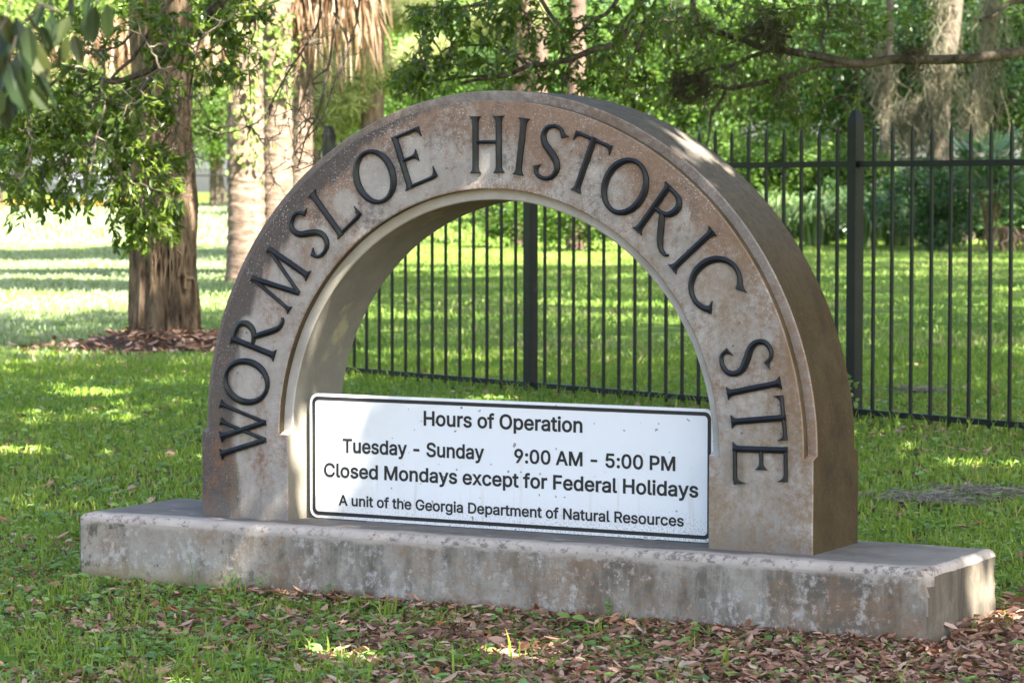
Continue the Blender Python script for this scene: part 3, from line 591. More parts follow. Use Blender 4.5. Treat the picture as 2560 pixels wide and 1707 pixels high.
for txt, p0, p1, pt in LINES:
    (x0, z0), (x1, z1), (xt, zt) = un_sign(*p0), un_sign(*p1), un_sign(*pt); zb = (z0 + z1) / 2; words = txt.split(' ')
    full = text_mesh(txt)[1]; fx = full[:, 0].min(); sx = (x1 - x0) / (full[:, 0].max() - fx); sz = (zt - z0) / capx
    for i, wd in enumerate(words):
        me, co = text_mesh(wd); end = text_mesh(' '.join(words[:i + 1]))[1][:, 0].max(); dx = end - co[:, 0].max()
        out = np.stack([x0 + (co[:, 0] + dx - fx) * sx, -0.0012 + 0 * co[:, 0], zb + co[:, 1] * sz], 1)
        me.name = 'word'; me.vertices.foreach_set('co', out.astype(np.float32).ravel()); me.materials.clear(); me.materials.append(M['ink']); me.update(); link('word', me, sign, False)

# ------------------------------------------------------------------ black picket fence behind the arch
D1 = 20.55; B1 = on_ground(1326, D1); D2 = D1 * 0.8785; B2 = on_ground(2136, D2)
fdir = B2 - B1; FL = np.linalg.norm(fdir[:2]); fdir = fdir / FL; fnor = np.array([fdir[1], -fdir[0], 0.0])
fence = thing('picket_fence', 'black metal picket fence with square posts running behind the arch', 'fence', B1)
def fence_dist(px):
    lo, hi = -9.0, 9.0
    for _ in range(50):
        m = (lo + hi) / 2; P = B1 + fdir * m; u = 1280 + F * ((P - CAM) @ RT) / ((P - CAM) @ FW)
        if u < px: lo = m
        else: hi = m
    return lo
S0 = fence_dist(824); SEND = FL + 3.4
zlow = 1.4247 - (961 - 480) * D1 / F; ztop = 1.4247 + (480 - 411) * D2 / F
def bar(mb, s, z0, z1, w, tip=0.0, off=0.0):
    c = B1 + fdir * s + fnor * off; a, b = fdir * w / 2, fnor * w / 2
    q = [c - a + b, c + a + b, c + a - b, c - a - b]; V = [(*p[:2], z0) for p in q] + [(*p[:2], z1) for p in q]
    Q = [[0, 1, 5, 4], [1, 2, 6, 5], [2, 3, 7, 6], [3, 0, 4, 7]]
    if tip > 0:
        V += [(*(c + (p - c) * 0.55)[:2], z1 + tip * .55) for p in q] + [(*c[:2], z1 + tip)]
        Q += [[4, 5, 9, 8], [5, 6, 10, 9], [6, 7, 11, 10], [7, 4, 8, 11]]
        mb.add(V, Q, 0.5); mb.add([*V[8:12], V[12]], [[0, 1, 4], [1, 2, 4], [2, 3, 4], [3, 0, 4]], 0.5)
    else: mb.add(V, Q + [[4, 5, 6, 7]], 0.5)
posts = [S0, 0.0, FL, FL * 2]; PW = 0.074; PTOP = 1.4247 + (480 - 277) * D2 / F
for s in posts:
    mb = MB(); zt = PTOP if s >= 0 else PTOP
    c = B1 + fdir * s; a, b = fdir * PW / 2, fnor * PW / 2; q = [c - a + b, c + a + b, c + a - b, c - a - b]; h = zt - 0.07
    # chisel top: the two faces across the fence lean in to a ridge
    V = [(*p[:2], -0.1) for p in q] + [(*p[:2], h) for p in q] + [(*(c + (p - c) * np.array([1, 1, 1]) * 0.45 + (p - c) @ fnor * fnor * 0.0)[:2], zt) for p in q]
    mb.add(V, [[0, 1, 5, 4], [1, 2, 6, 5], [2, 3, 7, 6], [3, 0, 4, 7], [4, 5, 9, 8], [5, 6, 10, 9], [6, 7, 11, 10], [7, 4, 8, 11], [8, 9, 10, 11]], 0.5)
    mb.build('post', M['fence'], fence)
NP = 20; PTIP = 1.4247 + (480 - 313) * D2 / F; slist = []
spans = [(S0, 0.0, max(3, int(round(-S0 / (FL / NP))))), (0.0, FL, NP), (FL, FL * 2, NP)]
for a, b, n_ in spans:
    for z, hh in ((zlow, 0.036), (ztop, 0.036)):
        mb = MB(); p, q = B1 + fdir * (a + PW / 2), B1 + fdir * (b - PW / 2); w = fnor * 0.017
        V = [p + w, q + w, q - w, p - w]; V = [(*x[:2], z - hh / 2) for x in V] + [(*x[:2], z + hh / 2) for x in V]
        mb.add(V, [[0, 3, 2, 1], [4, 5, 6, 7], [0, 1, 5, 4], [1, 2, 6, 5], [2, 3, 7, 6], [3, 0, 4, 7]], 0.5); mb.build('rail', M['fence'], fence)
    for i in range(1, n_):
        s = a + (b - a) * i / n_
        if s > SEND: continue
        mb = MB(); bar(mb, s + random.uniform(-.005, .005), 0.02, PTIP - 0.07 + random.uniform(-.006, .006), 0.0175, 0.07); mb.build('picket', M['fence'], fence)

# ------------------------------------------------------------------ far fence beyond the lawn on the left
fA, fB = on_ground(-420, 128.0), on_ground(900, 128.0); ff = thing('far_picket_fence', 'distant dark picket fence across the far side of the lawn, behind the palm trunks', 'fence', fA)
fd = fB - fA; fl = np.linalg.norm(fd[:2]); fd = fd / fl; zf = gz(fA[0], fA[1])
for i in range(0, int(fl / 2.2)):
    mb = MB(); p = fA + fd * (0.25 + i * 2.2); zz = gz(p[0], p[1]); mb.box((p[0] - .06, p[1] - .06, zz - .1), (p[0] + .06, p[1] + .06, zz + 1.98)); mb.build('post', M['fence'], ff)
mb = MB(); ns = int(fl / 0.11)
for i in range(ns):
    p = fA + fd * (i * 0.11); zz = gz(p[0], p[1]); mb.box((p[0] - .011, p[1] - .011, zz), (p[0] + .011, p[1] + .011, zz + 1.8))
tag(mb.build('picket', M['fence'], ff), kind='stuff')
for h in (0.2, 1.5):
    mb = MB(); P = np.array([fA + fd * t + np.array([0, 0, h]) for t in np.linspace(0, fl, 20)]); P[:, 2] = gz(P[:, 0], P[:, 1]) + h; mb.tube(P, 0.03, 4); mb.build('rail', M['fence'], ff)

# ------------------------------------------------------------------ old palm on the left, with climbing stems
def noisy_trunk(base, top, r0, r1, amp, freq, rows=90, k=56, flare=0.0, rings=0.0, squash=1.0):
    mb = MB(); base = np.asarray(base, float); top = np.asarray(top, float); V = []
    for i in range(rows):
        t = i / (rows - 1); c = base + (top - base) * t; r = r0 + (r1 - r0) * t + flare * math.exp(-t * (np.linalg.norm(top - base)) / 0.35)
        for j in range(k):
            a = 2 * math.pi * j / k; p = Vector((math.cos(a) * 2.2 * freq, math.sin(a) * 2.2 * freq, c[2] * freq * 0.35)); q = Vector((math.cos(a) * 7, math.sin(a) * 7, c[2] * 0.8))
            d = mnoise.noise(p) * amp + mnoise.noise(q) * amp * 0.7 + mnoise.noise(q * 3.1) * amp * 0.35
            if rings: d += rings * math.sin(c[2] * 2 * math.pi / 0.11 + 1.5 * mnoise.noise(p)) * 0.5
            rr = r + d; V.append((c[0] + rr * math.cos(a), c[1] + rr * math.sin(a), c[2]))
    i = np.arange(rows - 1)[:, None] * k; j = np.arange(k)[None]; j2 = (j + 1) % k
    mb.add(V, np.stack([i + j, i + j2, i + k + j2, i + k + j], -1).reshape(-1, 4), 0.5); return mb
OB = ground(412, 872); od = depth(OB)
op = thing('old_palm', 'thick old palm with ragged brown bark and woody vines, left behind the oak leaves', 'palm tree', OB)
pw = 1 / F * od
topP = OB + RT * (-5 * pw) + np.array([0, 0, 9.0])
noisy_trunk(OB - np.array([0, 0, .1]), topP, 76 * pw, 60 * pw, 0.06, 2.4, 190, 96, 0.07).build('trunk', M['palm'], op, 60)
def on_trunk(px, py, out=1.04):
    z = CAM[2] + (480 - py) * od / F; c = OB + (topP - OB) * (z / 9.0); r = (78 - 18 * z / 9.0) * pw * out
    u = np.clip((px - (1280 + F * ((c - CAM) @ RT) / od)) / (r / pw), -.98, .98); back = np.array([FW[0], FW[1], 0]); back /= np.linalg.norm(back)
    p = c + RT * u * r - back * math.sqrt(max(0.02, 1 - u * u)) * r; p[2] = z; return p
for pts, r in (([(455, 690), (462, 640), (440, 610), (435, 560), (420, 480), (430, 380), (425, 260), (430, 100), (425, -60)], .016), ([(492, 760), (488, 700), (470, 690), (465, 650), (462, 560), (455, 430), (440, 300), (445, 150), (440, -60)], .02),
                ([(470, 720), (468, 650), (450, 560), (440, 430), (455, 300), (450, 120), (455, -60)], .014), ([(486, 640), (478, 560), (470, 460), (462, 350), (448, 200), (452, 0)], .018), ([(400, 500), (405, 420), (395, 330), (402, 200), (398, 50)], .014), ([(380, 560), (378, 470), (385, 350), (372, 220), (380, 60)], .012)):
    mb = MB(); P = spline(np.array([on_trunk(x, y, 1.05) for x, y in pts]), 5); mb.tube(P, np.linspace(r, r * .7, len(P)), 6); mb.build('vine', M['vine'], op, 60)
mb = MB()                                     # loose bark fibres hanging on the right side
for i in range(420):
    x = 385 + 100 * random.random() ** .6; y = random.uniform(-60, 620); l = random.uniform(40, 150)
    P = np.array([on_trunk(x + random.uniform(-6, 6), y + l * t, 1.02 + .03 * random.random() + .05 * t * random.random()) for t in (0, .33, .66, 1)]); mb.tube(P, [.006, .008, .007, .003], 3, random.random())
mb.build('bark_fibres', M['vine'], op)
mb = MB(); k = 40
for r_, z_ in ((0.2, .16), (.38, .14), (.52, .09), (.68, .045), (.86, .010), (1.0, -.05)):
    for j in range(k):
        a = 2 * math.pi * j / k; rr = r_ * (1 + .25 * mnoise.noise(Vector((math.cos(a) * 1.5, math.sin(a) * 1.5, 3)))); mb.v.append(np.array([OB + np.array([rr * math.cos(a), rr * math.sin(a) - .1, z_ + .03 * mnoise.noise(Vector((math.cos(a) * r_ * 4, math.sin(a) * r_ * 4, 9)))])]))
i = np.arange(5)[:, None] * k; j = np.arange(k)[None]; j2 = (j + 1) % k
mb.q.append(np.stack([i + j, i + k + j, i + k + j2, i + j2], -1).reshape(-1, 4)); mb.r.append(np.full(5 * k, .5)); mb.m.append(np.zeros(5 * k, int))
tag(mb.build('dirt_mound', M['dirt'], None, 60), 'low mound of bare dirt around the old palm', kind='structure')

# ------------------------------------------------------------------ palms, pines and other trees behind
def skirt_mb(c, r, h, n, lmin, lmax, wid=0.05):
    """Dead fronds hanging round a palm's head."""
    mb = MB()
    for i in range(n):
        a = random.uniform(0, 2 * math.pi); rr = r * random.uniform(.45, 1.0); z = c[2] + random.uniform(-.1, h)
        p0 = np.array([c[0] + .35 * rr * math.cos(a), c[1] + .35 * rr * math.sin(a), z]); out = np.array([math.cos(a), math.sin(a), 0]); L = random.uniform(lmin, lmax)
        p1 = p0 + out * rr * .75 + np.array([0, 0, -.05]); p2 = p1 + out * .1 * rr + np.array([random.uniform(-.12, .12), random.uniform(-.12, .12), -L])
        B = bez(p0, p1, p2, 6) + rng.normal(size=(6, 3)) * .035 * np.array([[0], [.5], [1], [1], [1.3], [1.6]]); s = np.cross(out, [0, 0, 1]); s = s / np.linalg.norm(s); tw = random.uniform(-1, 1); s = s * math.cos(tw) + out * math.sin(tw)
        w = wid * random.uniform(.4, 1.1) * np.array([.4, .7, 1, 1, .8, .15]); V = np.concatenate([B - s * w[:, None], B + s * w[:, None]])
        mb.add(V, [[q, q + 1, q + 7, q + 6] for q in range(5)], random.random())
    return mb
def fan_frond(mb, base, d, up, L, n=22, spread=150, w=.03, m=0):
    d = d / np.linalg.norm(d); s = np.cross(d, up); s /= np.linalg.norm(s); r = random.random() * .5
    for i in range(n):
        a = R_(-spread / 2 + spread * i / (n - 1)); dd = d * math.cos(a) + s * math.sin(a); l = L * (1 - .25 * abs(math.sin(a))) * random.uniform(.9, 1.05)
        nn = np.cross(dd, s if abs(math.cos(a)) > .3 else d); tip = base + dd * l - np.array([0, 0, .22 * l * random.random()]); mid = base + dd * l * .55; e = np.cross(dd, up); e = e / (np.linalg.norm(e) + 1e-9) * w
        mb.add([base, mid - e, tip, mid + e], [[0, 1, 2, 3]], min(1, r + .5 * random.random()), m)
def palm(px0, px1, ybase_d, H, lab, grp=None, lean=(0, 0), skirt=None, amp=.02):
    d = ybase_d; B = on_ground((px0 + px1) / 2, d); w = (px1 - px0) / 2 / F * d
    t = thing('palm_tree', lab, 'palm tree', B, grp); top = B + np.array([0, 0, H]) + RT * lean[0] + FW * lean[1]
    noisy_trunk(B - np.array([0, 0, .1]), top, w, w * .82, amp, 1.2, int(H * 14), 40, .06, .022).build('trunk', M['palm2'], t, 60)
    if skirt: skirt_mb(top, *skirt).build('dead_fronds', M['dryfrond'], t)
    mb = MB()
    for i in range(26):
        a = random.uniform(0, 2 * math.pi); e = random.uniform(-.3, 1.1); dd = np.array([math.cos(a), math.sin(a), e]); dd /= np.linalg.norm(dd)
        st = top + np.array([0, 0, .4]) + dd * 1.0; fan_frond(mb, st, dd, np.array([0, 0, 1.]) if abs(dd[2]) < .9 else np.array([1., 0, 0]), 1.2, 20, 160, .035); mb.tube([top + np.array([0, 0, .2]), st], .02, 4, .5)
    mb.build('fronds', M['frond'], t); return t
grp = 'palms standing in a cluster'
PC1 = palm(568, 664, 46.0, 7.5, 'palm with pale sunlit ringed trunk, leftmost of the close cluster left of the arch', grp)
PC2 = palm(655, 735, 47.0, 7.0, 'palm with darker ringed trunk, in the middle of the cluster beside the arch', grp, (0.0, 0), (1.0, 1.6, 1600, .35, 1.6, .026))
PC3 = palm(722, 778, 48.5, 5.1, 'palm carrying a big skirt of hanging dead fronds over the left side of the arch', grp, (0.12, 0), (1.2, 1.7, 2900, .3, 1.95, .024))
palm(778, 806, 66.0, 7.0, 'thin distant palm trunk in shade just left of the black fence post', None)
palm(38, 62, 137.0, 6.2, 'far palm with low orange brown dead fronds at the left edge', 'far palms with brown skirts', (0, 0), (2.0, 2.2, 700, 1.0, 3.2, .08))
palm(526, 550, 137.0, 6.4, 'far palm with brown dead fronds seen between the old palm and the palm cluster', 'far palms with brown skirts', (0, 0), (2.1, 2.2, 800, 1.0, 3.2, .08))
palm(285, 309, 139.0, 6.8, 'far palm with brown dead fronds behind the oak leaves', 'far palms with brown skirts', (0, 0), (2.1, 2.2, 700, 1.0, 3.2, .08))
# ivy on the palm cluster's trunks
def ivy(parent, px, d, ys, n, spread):
    mb = MB(); P = []
    for i in range(n):
        y = random.choice(ys) + random.gauss(0, 28); P.append(at(px + random.gauss(0, spread), y, d - .42 - .15 * random.random()))
    P = np.array(P); D = rand_dirs(n) * .6 + np.array([0, 0, -.6]); N = rand_dirs(n) * .5 - np.array([FW[0], FW[1], 0]) + np.array([0, 0, .5]); leaves(mb, P, D, N, rng.uniform(.065, .12, n), rng.uniform(.05, .09, n)); mb.build('ivy', M['leaf_pale'], parent)
ivy(PC1, 615, 46.0, [20, 60, 100, 150, 200, 250, 330, 380], 260, 34)
ivy(PC2, 700, 47.0, [60, 100, 160, 220], 160, 20)

def crown_mb(R3, n, ls, lw, clumps, fill=.62, droop=0.0, kind='diamond'):
    """Foliage: leaf-sized faces in many clumps through an ellipsoid, leaving gaps."""
    mb = MB(); R3 = np.asarray(R3, float); c = rand_dirs(clumps) * (rng.random((clumps, 1)) ** .45) * R3
    sz = rng.uniform(.13, .28, clumps) * R3.min(); idx = rng.integers(0, clumps, n)
    off = rng.normal(size=(n, 3)) * np.array([1, 1, .62]); P = c[idx] + off * sz[idx][:, None] * fill
    D = unit(off + rand_dirs(n) * .9 + np.array([0, 0, -droop])); N = rand_dirs(n, .9)
    (diamonds if kind == 'diamond' else leaves)(mb, P, D, N, rng.uniform(.7, 1.3, n) * ls, rng.uniform(.7, 1.2, n) * lw, r=np.clip(rng.random(n) * .75 + (rng.random(clumps) * .35)[idx] - .05, 0, 1)); return mb
def tree_wood(H, r, nl, spread, mat, crooked=.3):
    mb = MB(); P = [np.zeros(3)]
    for i in range(7): P.append(P[-1] + np.array([random.gauss(0, crooked) * H / 14, random.gauss(0, crooked) * H / 14, H / 7]))
    P = np.array(P); P[0, 2] = -.15; mb.tube(spline(P, 4), np.linspace(r * 1.15, r * .35, 29), 9, .5)
    for i in range(nl):
        t = random.uniform(.35, .95); b = P[int(t * 7)]; a = random.uniform(0, 2 * math.pi); l = spread * random.uniform(.5, 1)
        e = b + np.array([math.cos(a) * l, math.sin(a) * l, l * random.uniform(.1, .8)]); mb.tube(bez(b, (b + e) / 2 + np.array([0, 0, .25 * l]), e, 8), np.linspace(r * .45, r * .08, 8), 5, .5)
    return mb
protos = {}
def proto(kind):
    if kind in protos: return protos[kind]
    H, r, R3, n, ls, lw, cl, mat, wood, nl, dr = dict(
        shrub=(2.2, .05, (1.7, 1.7, 1.6), 9000, .15, .085, 60, 'leaf_far', 'limb', 9, 0), broad=(6.5, .16, (3.4, 3.4, 3.3), 15000, .17, .095, 90, 'leaf_far', 'limb', 12, .1),
        dark=(6.5, .18, (3.3, 3.3, 3.4), 15000, .17, .09, 80, 'leaf_dark', 'limb', 12, .2), pale=(7.5, .17, (3.8, 3.8, 4.0), 13000, .24, .13, 80, 'leaf_pale', 'limb', 12, .1),
        under=(1.3, .03, (1.6, 1.6, 1.0), 5500, .14, .07, 45, 'leaf_dark', 'limb', 8, 0))[kind]
    wm = tree_wood(H, r, nl, R3[0] * .8, wood).mesh('trunk', M[wood], 50); cm = crown_mb(R3, n, ls, lw, cl, .7, dr).mesh('crown', M[mat])
    protos[kind] = (H, wm, cm, R3); return protos[kind]
def plant_tree(kind, px, d, s, lab, grp=None, name='tree', cat='tree', zc=None, rot=None):
    H, wm, cm, R3 = proto(kind); B = on_ground(px, d); t = thing(name, lab, cat, B, grp); t.rotation_euler[2] = random.uniform(0, 6.28) if rot is None else rot; t.scale = (s, s, s)
    w = link('trunk', wm, t, False); c = link('crown', cm, t, False); c.location = (0, 0, (H * .86 if zc is None else zc)); return t
gL, gC, gR = 'far trees behind the far fence', 'trees behind the top of the arch', 'green trees behind the fence on the right'
for i, (k, px, d, s, lab) in enumerate([
    ('pale', -160, 138, 1.25, 'far pale green tree cut by the left edge, behind the far fence'), ('pale', 90, 150, 1.45, 'far pale green tree second from the left edge, high behind the oak leaves'),
    ('broad', 10, 134, .75, 'far low green bush-like tree at the left edge above the far fence'), ('broad', 210, 136, .8, 'far low green tree straight behind the left oak leaves'), ('pale', 330, 146, 1.35, 'far pale tree behind the old palm trunk'),
    ('broad', 430, 135, .85, 'far rounded green tree above the far fence, just right of the old palm'), ('broad', 545, 136, .8, 'far green tree partly behind the leftmost clustered palm'), ('pale', 560, 152, 1.5, 'far pale tall tree between the old palm and the palm cluster'),
    ('pale', 760, 140, 1.35, 'far pale tree behind the palm cluster'), ('broad', 830, 118, .8, 'far green tree seen right of the clustered palms beside the black post')]):
    plant_tree(k, px, d, s, lab, gL)
for k, px, d, s, lab in [('pale', 960, 112, 1.15, 'pale green tree behind the hanging dead fronds and the left of the arch top'), ('broad', 1060, 104, .9, 'green tree behind the left part of the arch top'), ('pale', 1190, 116, 1.25, 'pale tree behind the middle of the arch top'),
                      ('broad', 1310, 102, .95, 'green tree behind the right part of the arch top'), ('dark', 1430, 100, 1.0, 'dark green tree beside the tall pine trunk behind the arch'), ('broad', 1560, 98, 1.0, 'green tree behind the right shoulder of the arch')]:
    plant_tree(k, px, d, s, lab, gC)
for k, px, d, s, lab in [('broad', 1690, 88, .95, 'yellow green tree behind the right shoulder of the arch, left of the other fence trees'), ('broad', 1830, 92, 1.05, 'yellow green tree above the fence between the arch and the tall post'), ('broad', 1960, 86, .9, 'yellow green tree just left of the tall fence post'),
                      ('broad', 2080, 90, 1.05, 'bright green tree directly behind the tall fence post'), ('dark', 2200, 84, .95, 'dark green tree behind the moss-hung leaning trunk'), ('broad', 2330, 88, .95, 'mid green tree between the two moss-hung trunks'),
                      ('dark', 2450, 83, .95, 'dark tree behind the rightmost moss-hung trunk'), ('broad', 2560, 84, 1.0, 'bright green tree at the right edge above the palmetto'), ('broad', 2720, 86, 1.0, 'green tree just beyond the right edge')]:
    plant_tree(k, px, d, s, lab, gR)
for px, d, s, lab in [(1240, 92, .8, 'low green shrub seen through the arch, left of the middle fence post'), (1390, 94, .8, 'low green shrub seen through the arch, right of the middle fence post'), (1446, 68, .62, 'low green shrub at the foot of the pine, right side of the arch opening'), (1308, 71, .55, 'low green shrub at the pine foot behind the middle fence post'), (1720, 80, .9, 'green shrub behind the arch’s right shoulder at the lawn edge'), (1870, 79, 1.0, 'round green shrub behind the first tall grass clump'),
                      (2000, 80, 1.0, 'green shrub left of the tall fence post at the lawn edge'), (2140, 79, .9, 'green shrub right of the tall fence post at the lawn edge')]:
    plant_tree('shrub', px, d, s, lab, 'shrubs along the lawn edge', 'shrub', 'shrub', 1.6)
for px, d, s, lab in [(2290, 77, 1.0, 'dark low shrub right of the tall grass, left of the palmetto'), (2335, 69.5, 1.05, 'dark low shrub in the middle of the gap beside the palmetto'), (2405, 77, 1.0, 'dark low shrub touching the palmetto’s left side'), (2520, 78, 1.0, 'dark low shrub behind the palmetto'), (2650, 77, 1.0, 'dark low shrub beyond the right edge'),
                      (2090, 77, .8, 'dark low shrub directly behind the tall fence post'), (1800, 78, .7, 'dark low shrub behind the tall grass at the arch’s edge')]:
    plant_tree('under', px, d, s, lab, 'dark undergrowth shrubs', 'shrub', 'shrub', .95)
# pines
def tuft_mb(n, R3, L=.3, per=34):
    mb = MB(); c = rand_dirs(n) * (rng.random((n, 1)) ** .4) * np.asarray(R3)
    P = np.repeat(c, per, 0); D = rand_dirs(n * per, .25); diamonds(mb, P, D, rand_dirs(n * per), rng.uniform(.7, 1.2, n * per) * L, .026, r=np.clip(np.repeat(rng.random(n), per) * .6 + rng.random(n * per) * .4, 0, 1)); return mb
def pine(px, w, d, H, lab, crowns, grp=None):
    B = on_ground(px, d); t = thing('pine_tree', lab, 'pine tree', B, grp); r = w / 2 / F * d
    noisy_trunk(B - np.array([0, 0, .1]), B + np.array([.1, 0, H]), r, r * .8, r * .1, 2, 70, 24, .04).build('trunk', M['pine'], t, 60)
    for (cx, cy_, R3, n) in crowns:
        c = at(cx, cy_, d); mb = tuft_mb(n, R3)
        for i, V in enumerate(mb.v): mb.v[i] = V + c
        base = B + np.array([0, 0, min(H, max(1.0, c[2] - .4))]); mb.tube(bez(base, (base + c) / 2 + np.array([0, 0, -.1]), c, 8), np.linspace(.05, .02, 8), 5, .02)
        mb.build('needles', M['needle'], t)
    return t
gp = 'pines behind the arch'
pine(928, 62, 64, 9, 'pine with pale yellow green needle tufts just left of the arch top', [(830, 240, (1.0, .8, .75), 700), (900, 190, (.8, .8, .5), 420), (800, 310, (.6, .5, .4), 260), (1010, 20, (.9, .8, .5), 220), (880, 120, (.5, .5, .4), 100)], gp)
pine(1302, 50, 74, 11, 'pine with sunlit pinkish trunk behind the top of the arch', [(1230, 60, (.8, .7, .5), 160), (1310, 40, (.5, .5, .4), 90), (1060, 140, (.8, .6, .5), 160)], gp)
pine(1437, 46, 70, 11, 'pine with bare reddish trunk rising right of the arch’s crown', [(1500, -300, (1.2, 1.2, .8), 120)], gp)
pine(1348, 36, 90, 9, 'pine whose trunk shows behind the middle fence post through the arch', [(1360, -200, (1., 1., .7), 60)], gp)
# moss-hung trunks on the right
def strands(mb, tops, L, w, sway=.12, seg=5):
    n = len(tops); t = np.linspace(0, 1, seg); a = rng.random(n) * 6.28; S = np.stack([np.cos(a), np.sin(a), 0 * a], 1); L = np.broadcast_to(L, (n,))
    off = np.cumsum(rng.normal(size=(n, seg, 3)) * np.array([1, 1, .2]) * (sway * L / seg)[:, None, None], 1); off[:, 0] = 0
    C = tops[:, None] + off; C[:, :, 2] -= L[:, None] * t; ww = np.broadcast_to(w, (n,))[:, None] * np.array([.6] + [1] * (seg - 2) + [.2]); E = S[:, None] * ww[..., None]
    V = np.concatenate([C - E, C + E], 1).reshape(-1, 3); b = np.arange(n)[:, None, None] * 2 * seg; q = np.arange(seg - 1)[None, :, None]
    Q = (b + q + np.array([[[0, 1, seg + 1, seg]]])).reshape(-1, 4); mb.add(V, Q, np.repeat(rng.random(n), seg - 1))
def mossy_tree(pts, w, d, lab, drapes):
    P = np.array([at(x, y, d) for x, y in pts]); B = on_ground(pts[0][0], d); P = np.concatenate([[B - np.array([0, 0, .1])], P])
    t = thing('mossy_tree', lab, 'tree', B, 'trees hung with grey moss'); mb = MB(); S = spline(P, 6); mb.tube(S, np.linspace(w, w * .7, len(S)) / F * d, 14, .5); mb.build('trunk', M['limb'], t, 60)
    for (x0, y0, x1, y1, n, l0, l1, th) in drapes:
        n = int(n * .55); u = np.clip(rng.random(9)[rng.integers(0, 9, n)] + rng.normal(size=n) * .035, 0, 1); tops = np.array([at(x0 + (x1 - x0) * q + rng.normal() * th, y0 + (y1 - y0) * q + abs(rng.normal()) * 45, d - .3 - .5 * rng.random()) for q in u]); mb = MB(); strands(mb, tops, rng.uniform(.15, l1 * .8, n) * (.4 + .8 * np.abs(np.sin(u * 17))), rng.uniform(.004, .015, n), .75, 8); mb.build('moss', M['moss'], t)
    return t
mossy_tree([(2335, 600), (2345, 420), (2350, 230), (2375, 80), (2390, -80)], 34, 72, 'leaning trunk draped with sunlit grey moss, right of the tall fence post',
           [(2340, -40, 2400, -40, 240, 1.2, 2.2, 8), (2330, 110, 2390, 110, 420, .9, 2.0, 10), (2290, 235, 2370, 180, 420, .9, 2.1, 8), (2230, 260, 2300, 225, 420, 1.0, 2.1, 8)])
mossy_tree([(2415, 600), (2425, 330), (2450, 200), (2475, 60), (2485, -80)], 24, 76, 'slimmer crooked trunk with thin grey moss near the right edge', [(2440, -20, 2500, -20, 260, 1.0, 2.4, 8), (2420, 190, 2480, 150, 300, .9, 2.0, 8), (2405, 255, 2440, 230, 260, .9, 2.2, 6)])
mossy_tree([(2215, 600), (2212, 300), (2222, 120), (2228, -80)], 14, 80, 'slender moss-hung tree just right of the tall fence post', [(2190, 110, 2240, 110, 240, .8, 2.0, 8), (2170, 180, 2230, 180, 180, .7, 1.5, 8)])
# palmettos, tall grass, dry frond
def palmetto(px, py, d, L, n, lab, name='palmetto'):
    B = on_ground(px, d); t = thing(name, lab, 'palmetto', B, 'palmettos at the lawn edge'); mb = MB(); st = MB(); h = CAM[2] + (480 - py) * d / F
    for i in range(n):
        a = random.uniform(0, 6.28); e = random.uniform(-.1, 1.3); dd = np.array([math.cos(a), math.sin(a), e]); dd /= np.linalg.norm(dd); c = B + np.array([math.cos(a) * .5 * random.random(), math.sin(a) * .5 * random.random(), h * random.uniform(.45, 1.0)])
        st.tube([B + np.array([0, 0, .05]), (B + c) / 2 + np.array([0, 0, .12]), c], [.018, .014, .01], 4, .5); fan_frond(mb, c, dd, np.array([0, 0, 1.]) if abs(dd[2]) < .85 else np.array([1., 0, 0]), L * random.uniform(.8, 1.1), 26, 190, .032)
    st.build('stems', M['vine'], t); mb.build('fronds', M['frond'], t)
palmetto(2470, 370, 67, 1.25, 26, 'large blue green palmetto with fan fronds behind the fence at the right edge')
palmetto(2390, 520, 74, .8, 14, 'smaller palmetto left of the large one, low in shade')
palmetto(2580, 480, 72, 1.0, 16, 'palmetto cut by the right edge of the view')
palmetto(1225, 470, 88, .7, 10, 'small palmetto seen through the arch')
def reeds(px, d, H, n, lab):
    B = on_ground(px, d); t = tag(bpy.data.objects.new('tall_grass', None), lab, 'grass clump', 'tall grass clumps at the lawn edge'); COL.objects.link(t); t.location = Vector(B); mb = MB()
    for i in range(n):
        a = random.uniform(0, 6.28); o = np.array([math.cos(a), math.sin(a), 0]); s = np.array([-o[1], o[0], 0]); b = B + o * .35 * random.random(); h = H * random.uniform(.6, 1.05); sp = H * random.uniform(.15, .75)
        C = bez(b, b + o * sp * .25 + np.array([0, 0, h * 1.15]), b + o * sp + np.array([0, 0, h * random.uniform(.35, .75)]), 8); w = .020 * np.array([1, 1, 1, 1, .9, .8, .5, .1])
        mb.add(np.concatenate([C - s * w[:, None], C + s * w[:, None]]), [[q, q + 1, q + 9, q + 8] for q in range(7)], random.random())
    mb.build('blades', M['reed'], t)
for px, d, H, n, lab in [(1770, 75, 1.5, 260, 'tall grass clump nearest the arch’s right edge, behind the fence'), (1850, 73, 1.75, 330, 'tall arching grass clump, second from the arch, with dry blades'), (1945, 74, 1.6, 280, 'tall grass clump third from the arch, left of the tall post'), (2040, 73, 1.65, 280, 'tall grass clump touching the left side of the tall post'),
                      (2160, 72, 1.8, 320, 'tall grass clump just right of the tall post'), (2240, 73, 1.5, 240, 'tall grass clump right of the tall post, next to the dark shrubs'), (770, 32, .55, 60, 'thin grass clump beside the arch’s left leg')]:
    reeds(px, d, H, n, lab)
B = ground(2510, 628); t = thing('dry_frond', 'pile of drooping pale dead palm fronds on the grass at the right edge', 'dead frond', B); sk = skirt_mb(B + np.array([0, 0, .55]), .55, .05, 60, .35, .6, .045); sk.build('leaflets', M['dryfrond'], t)

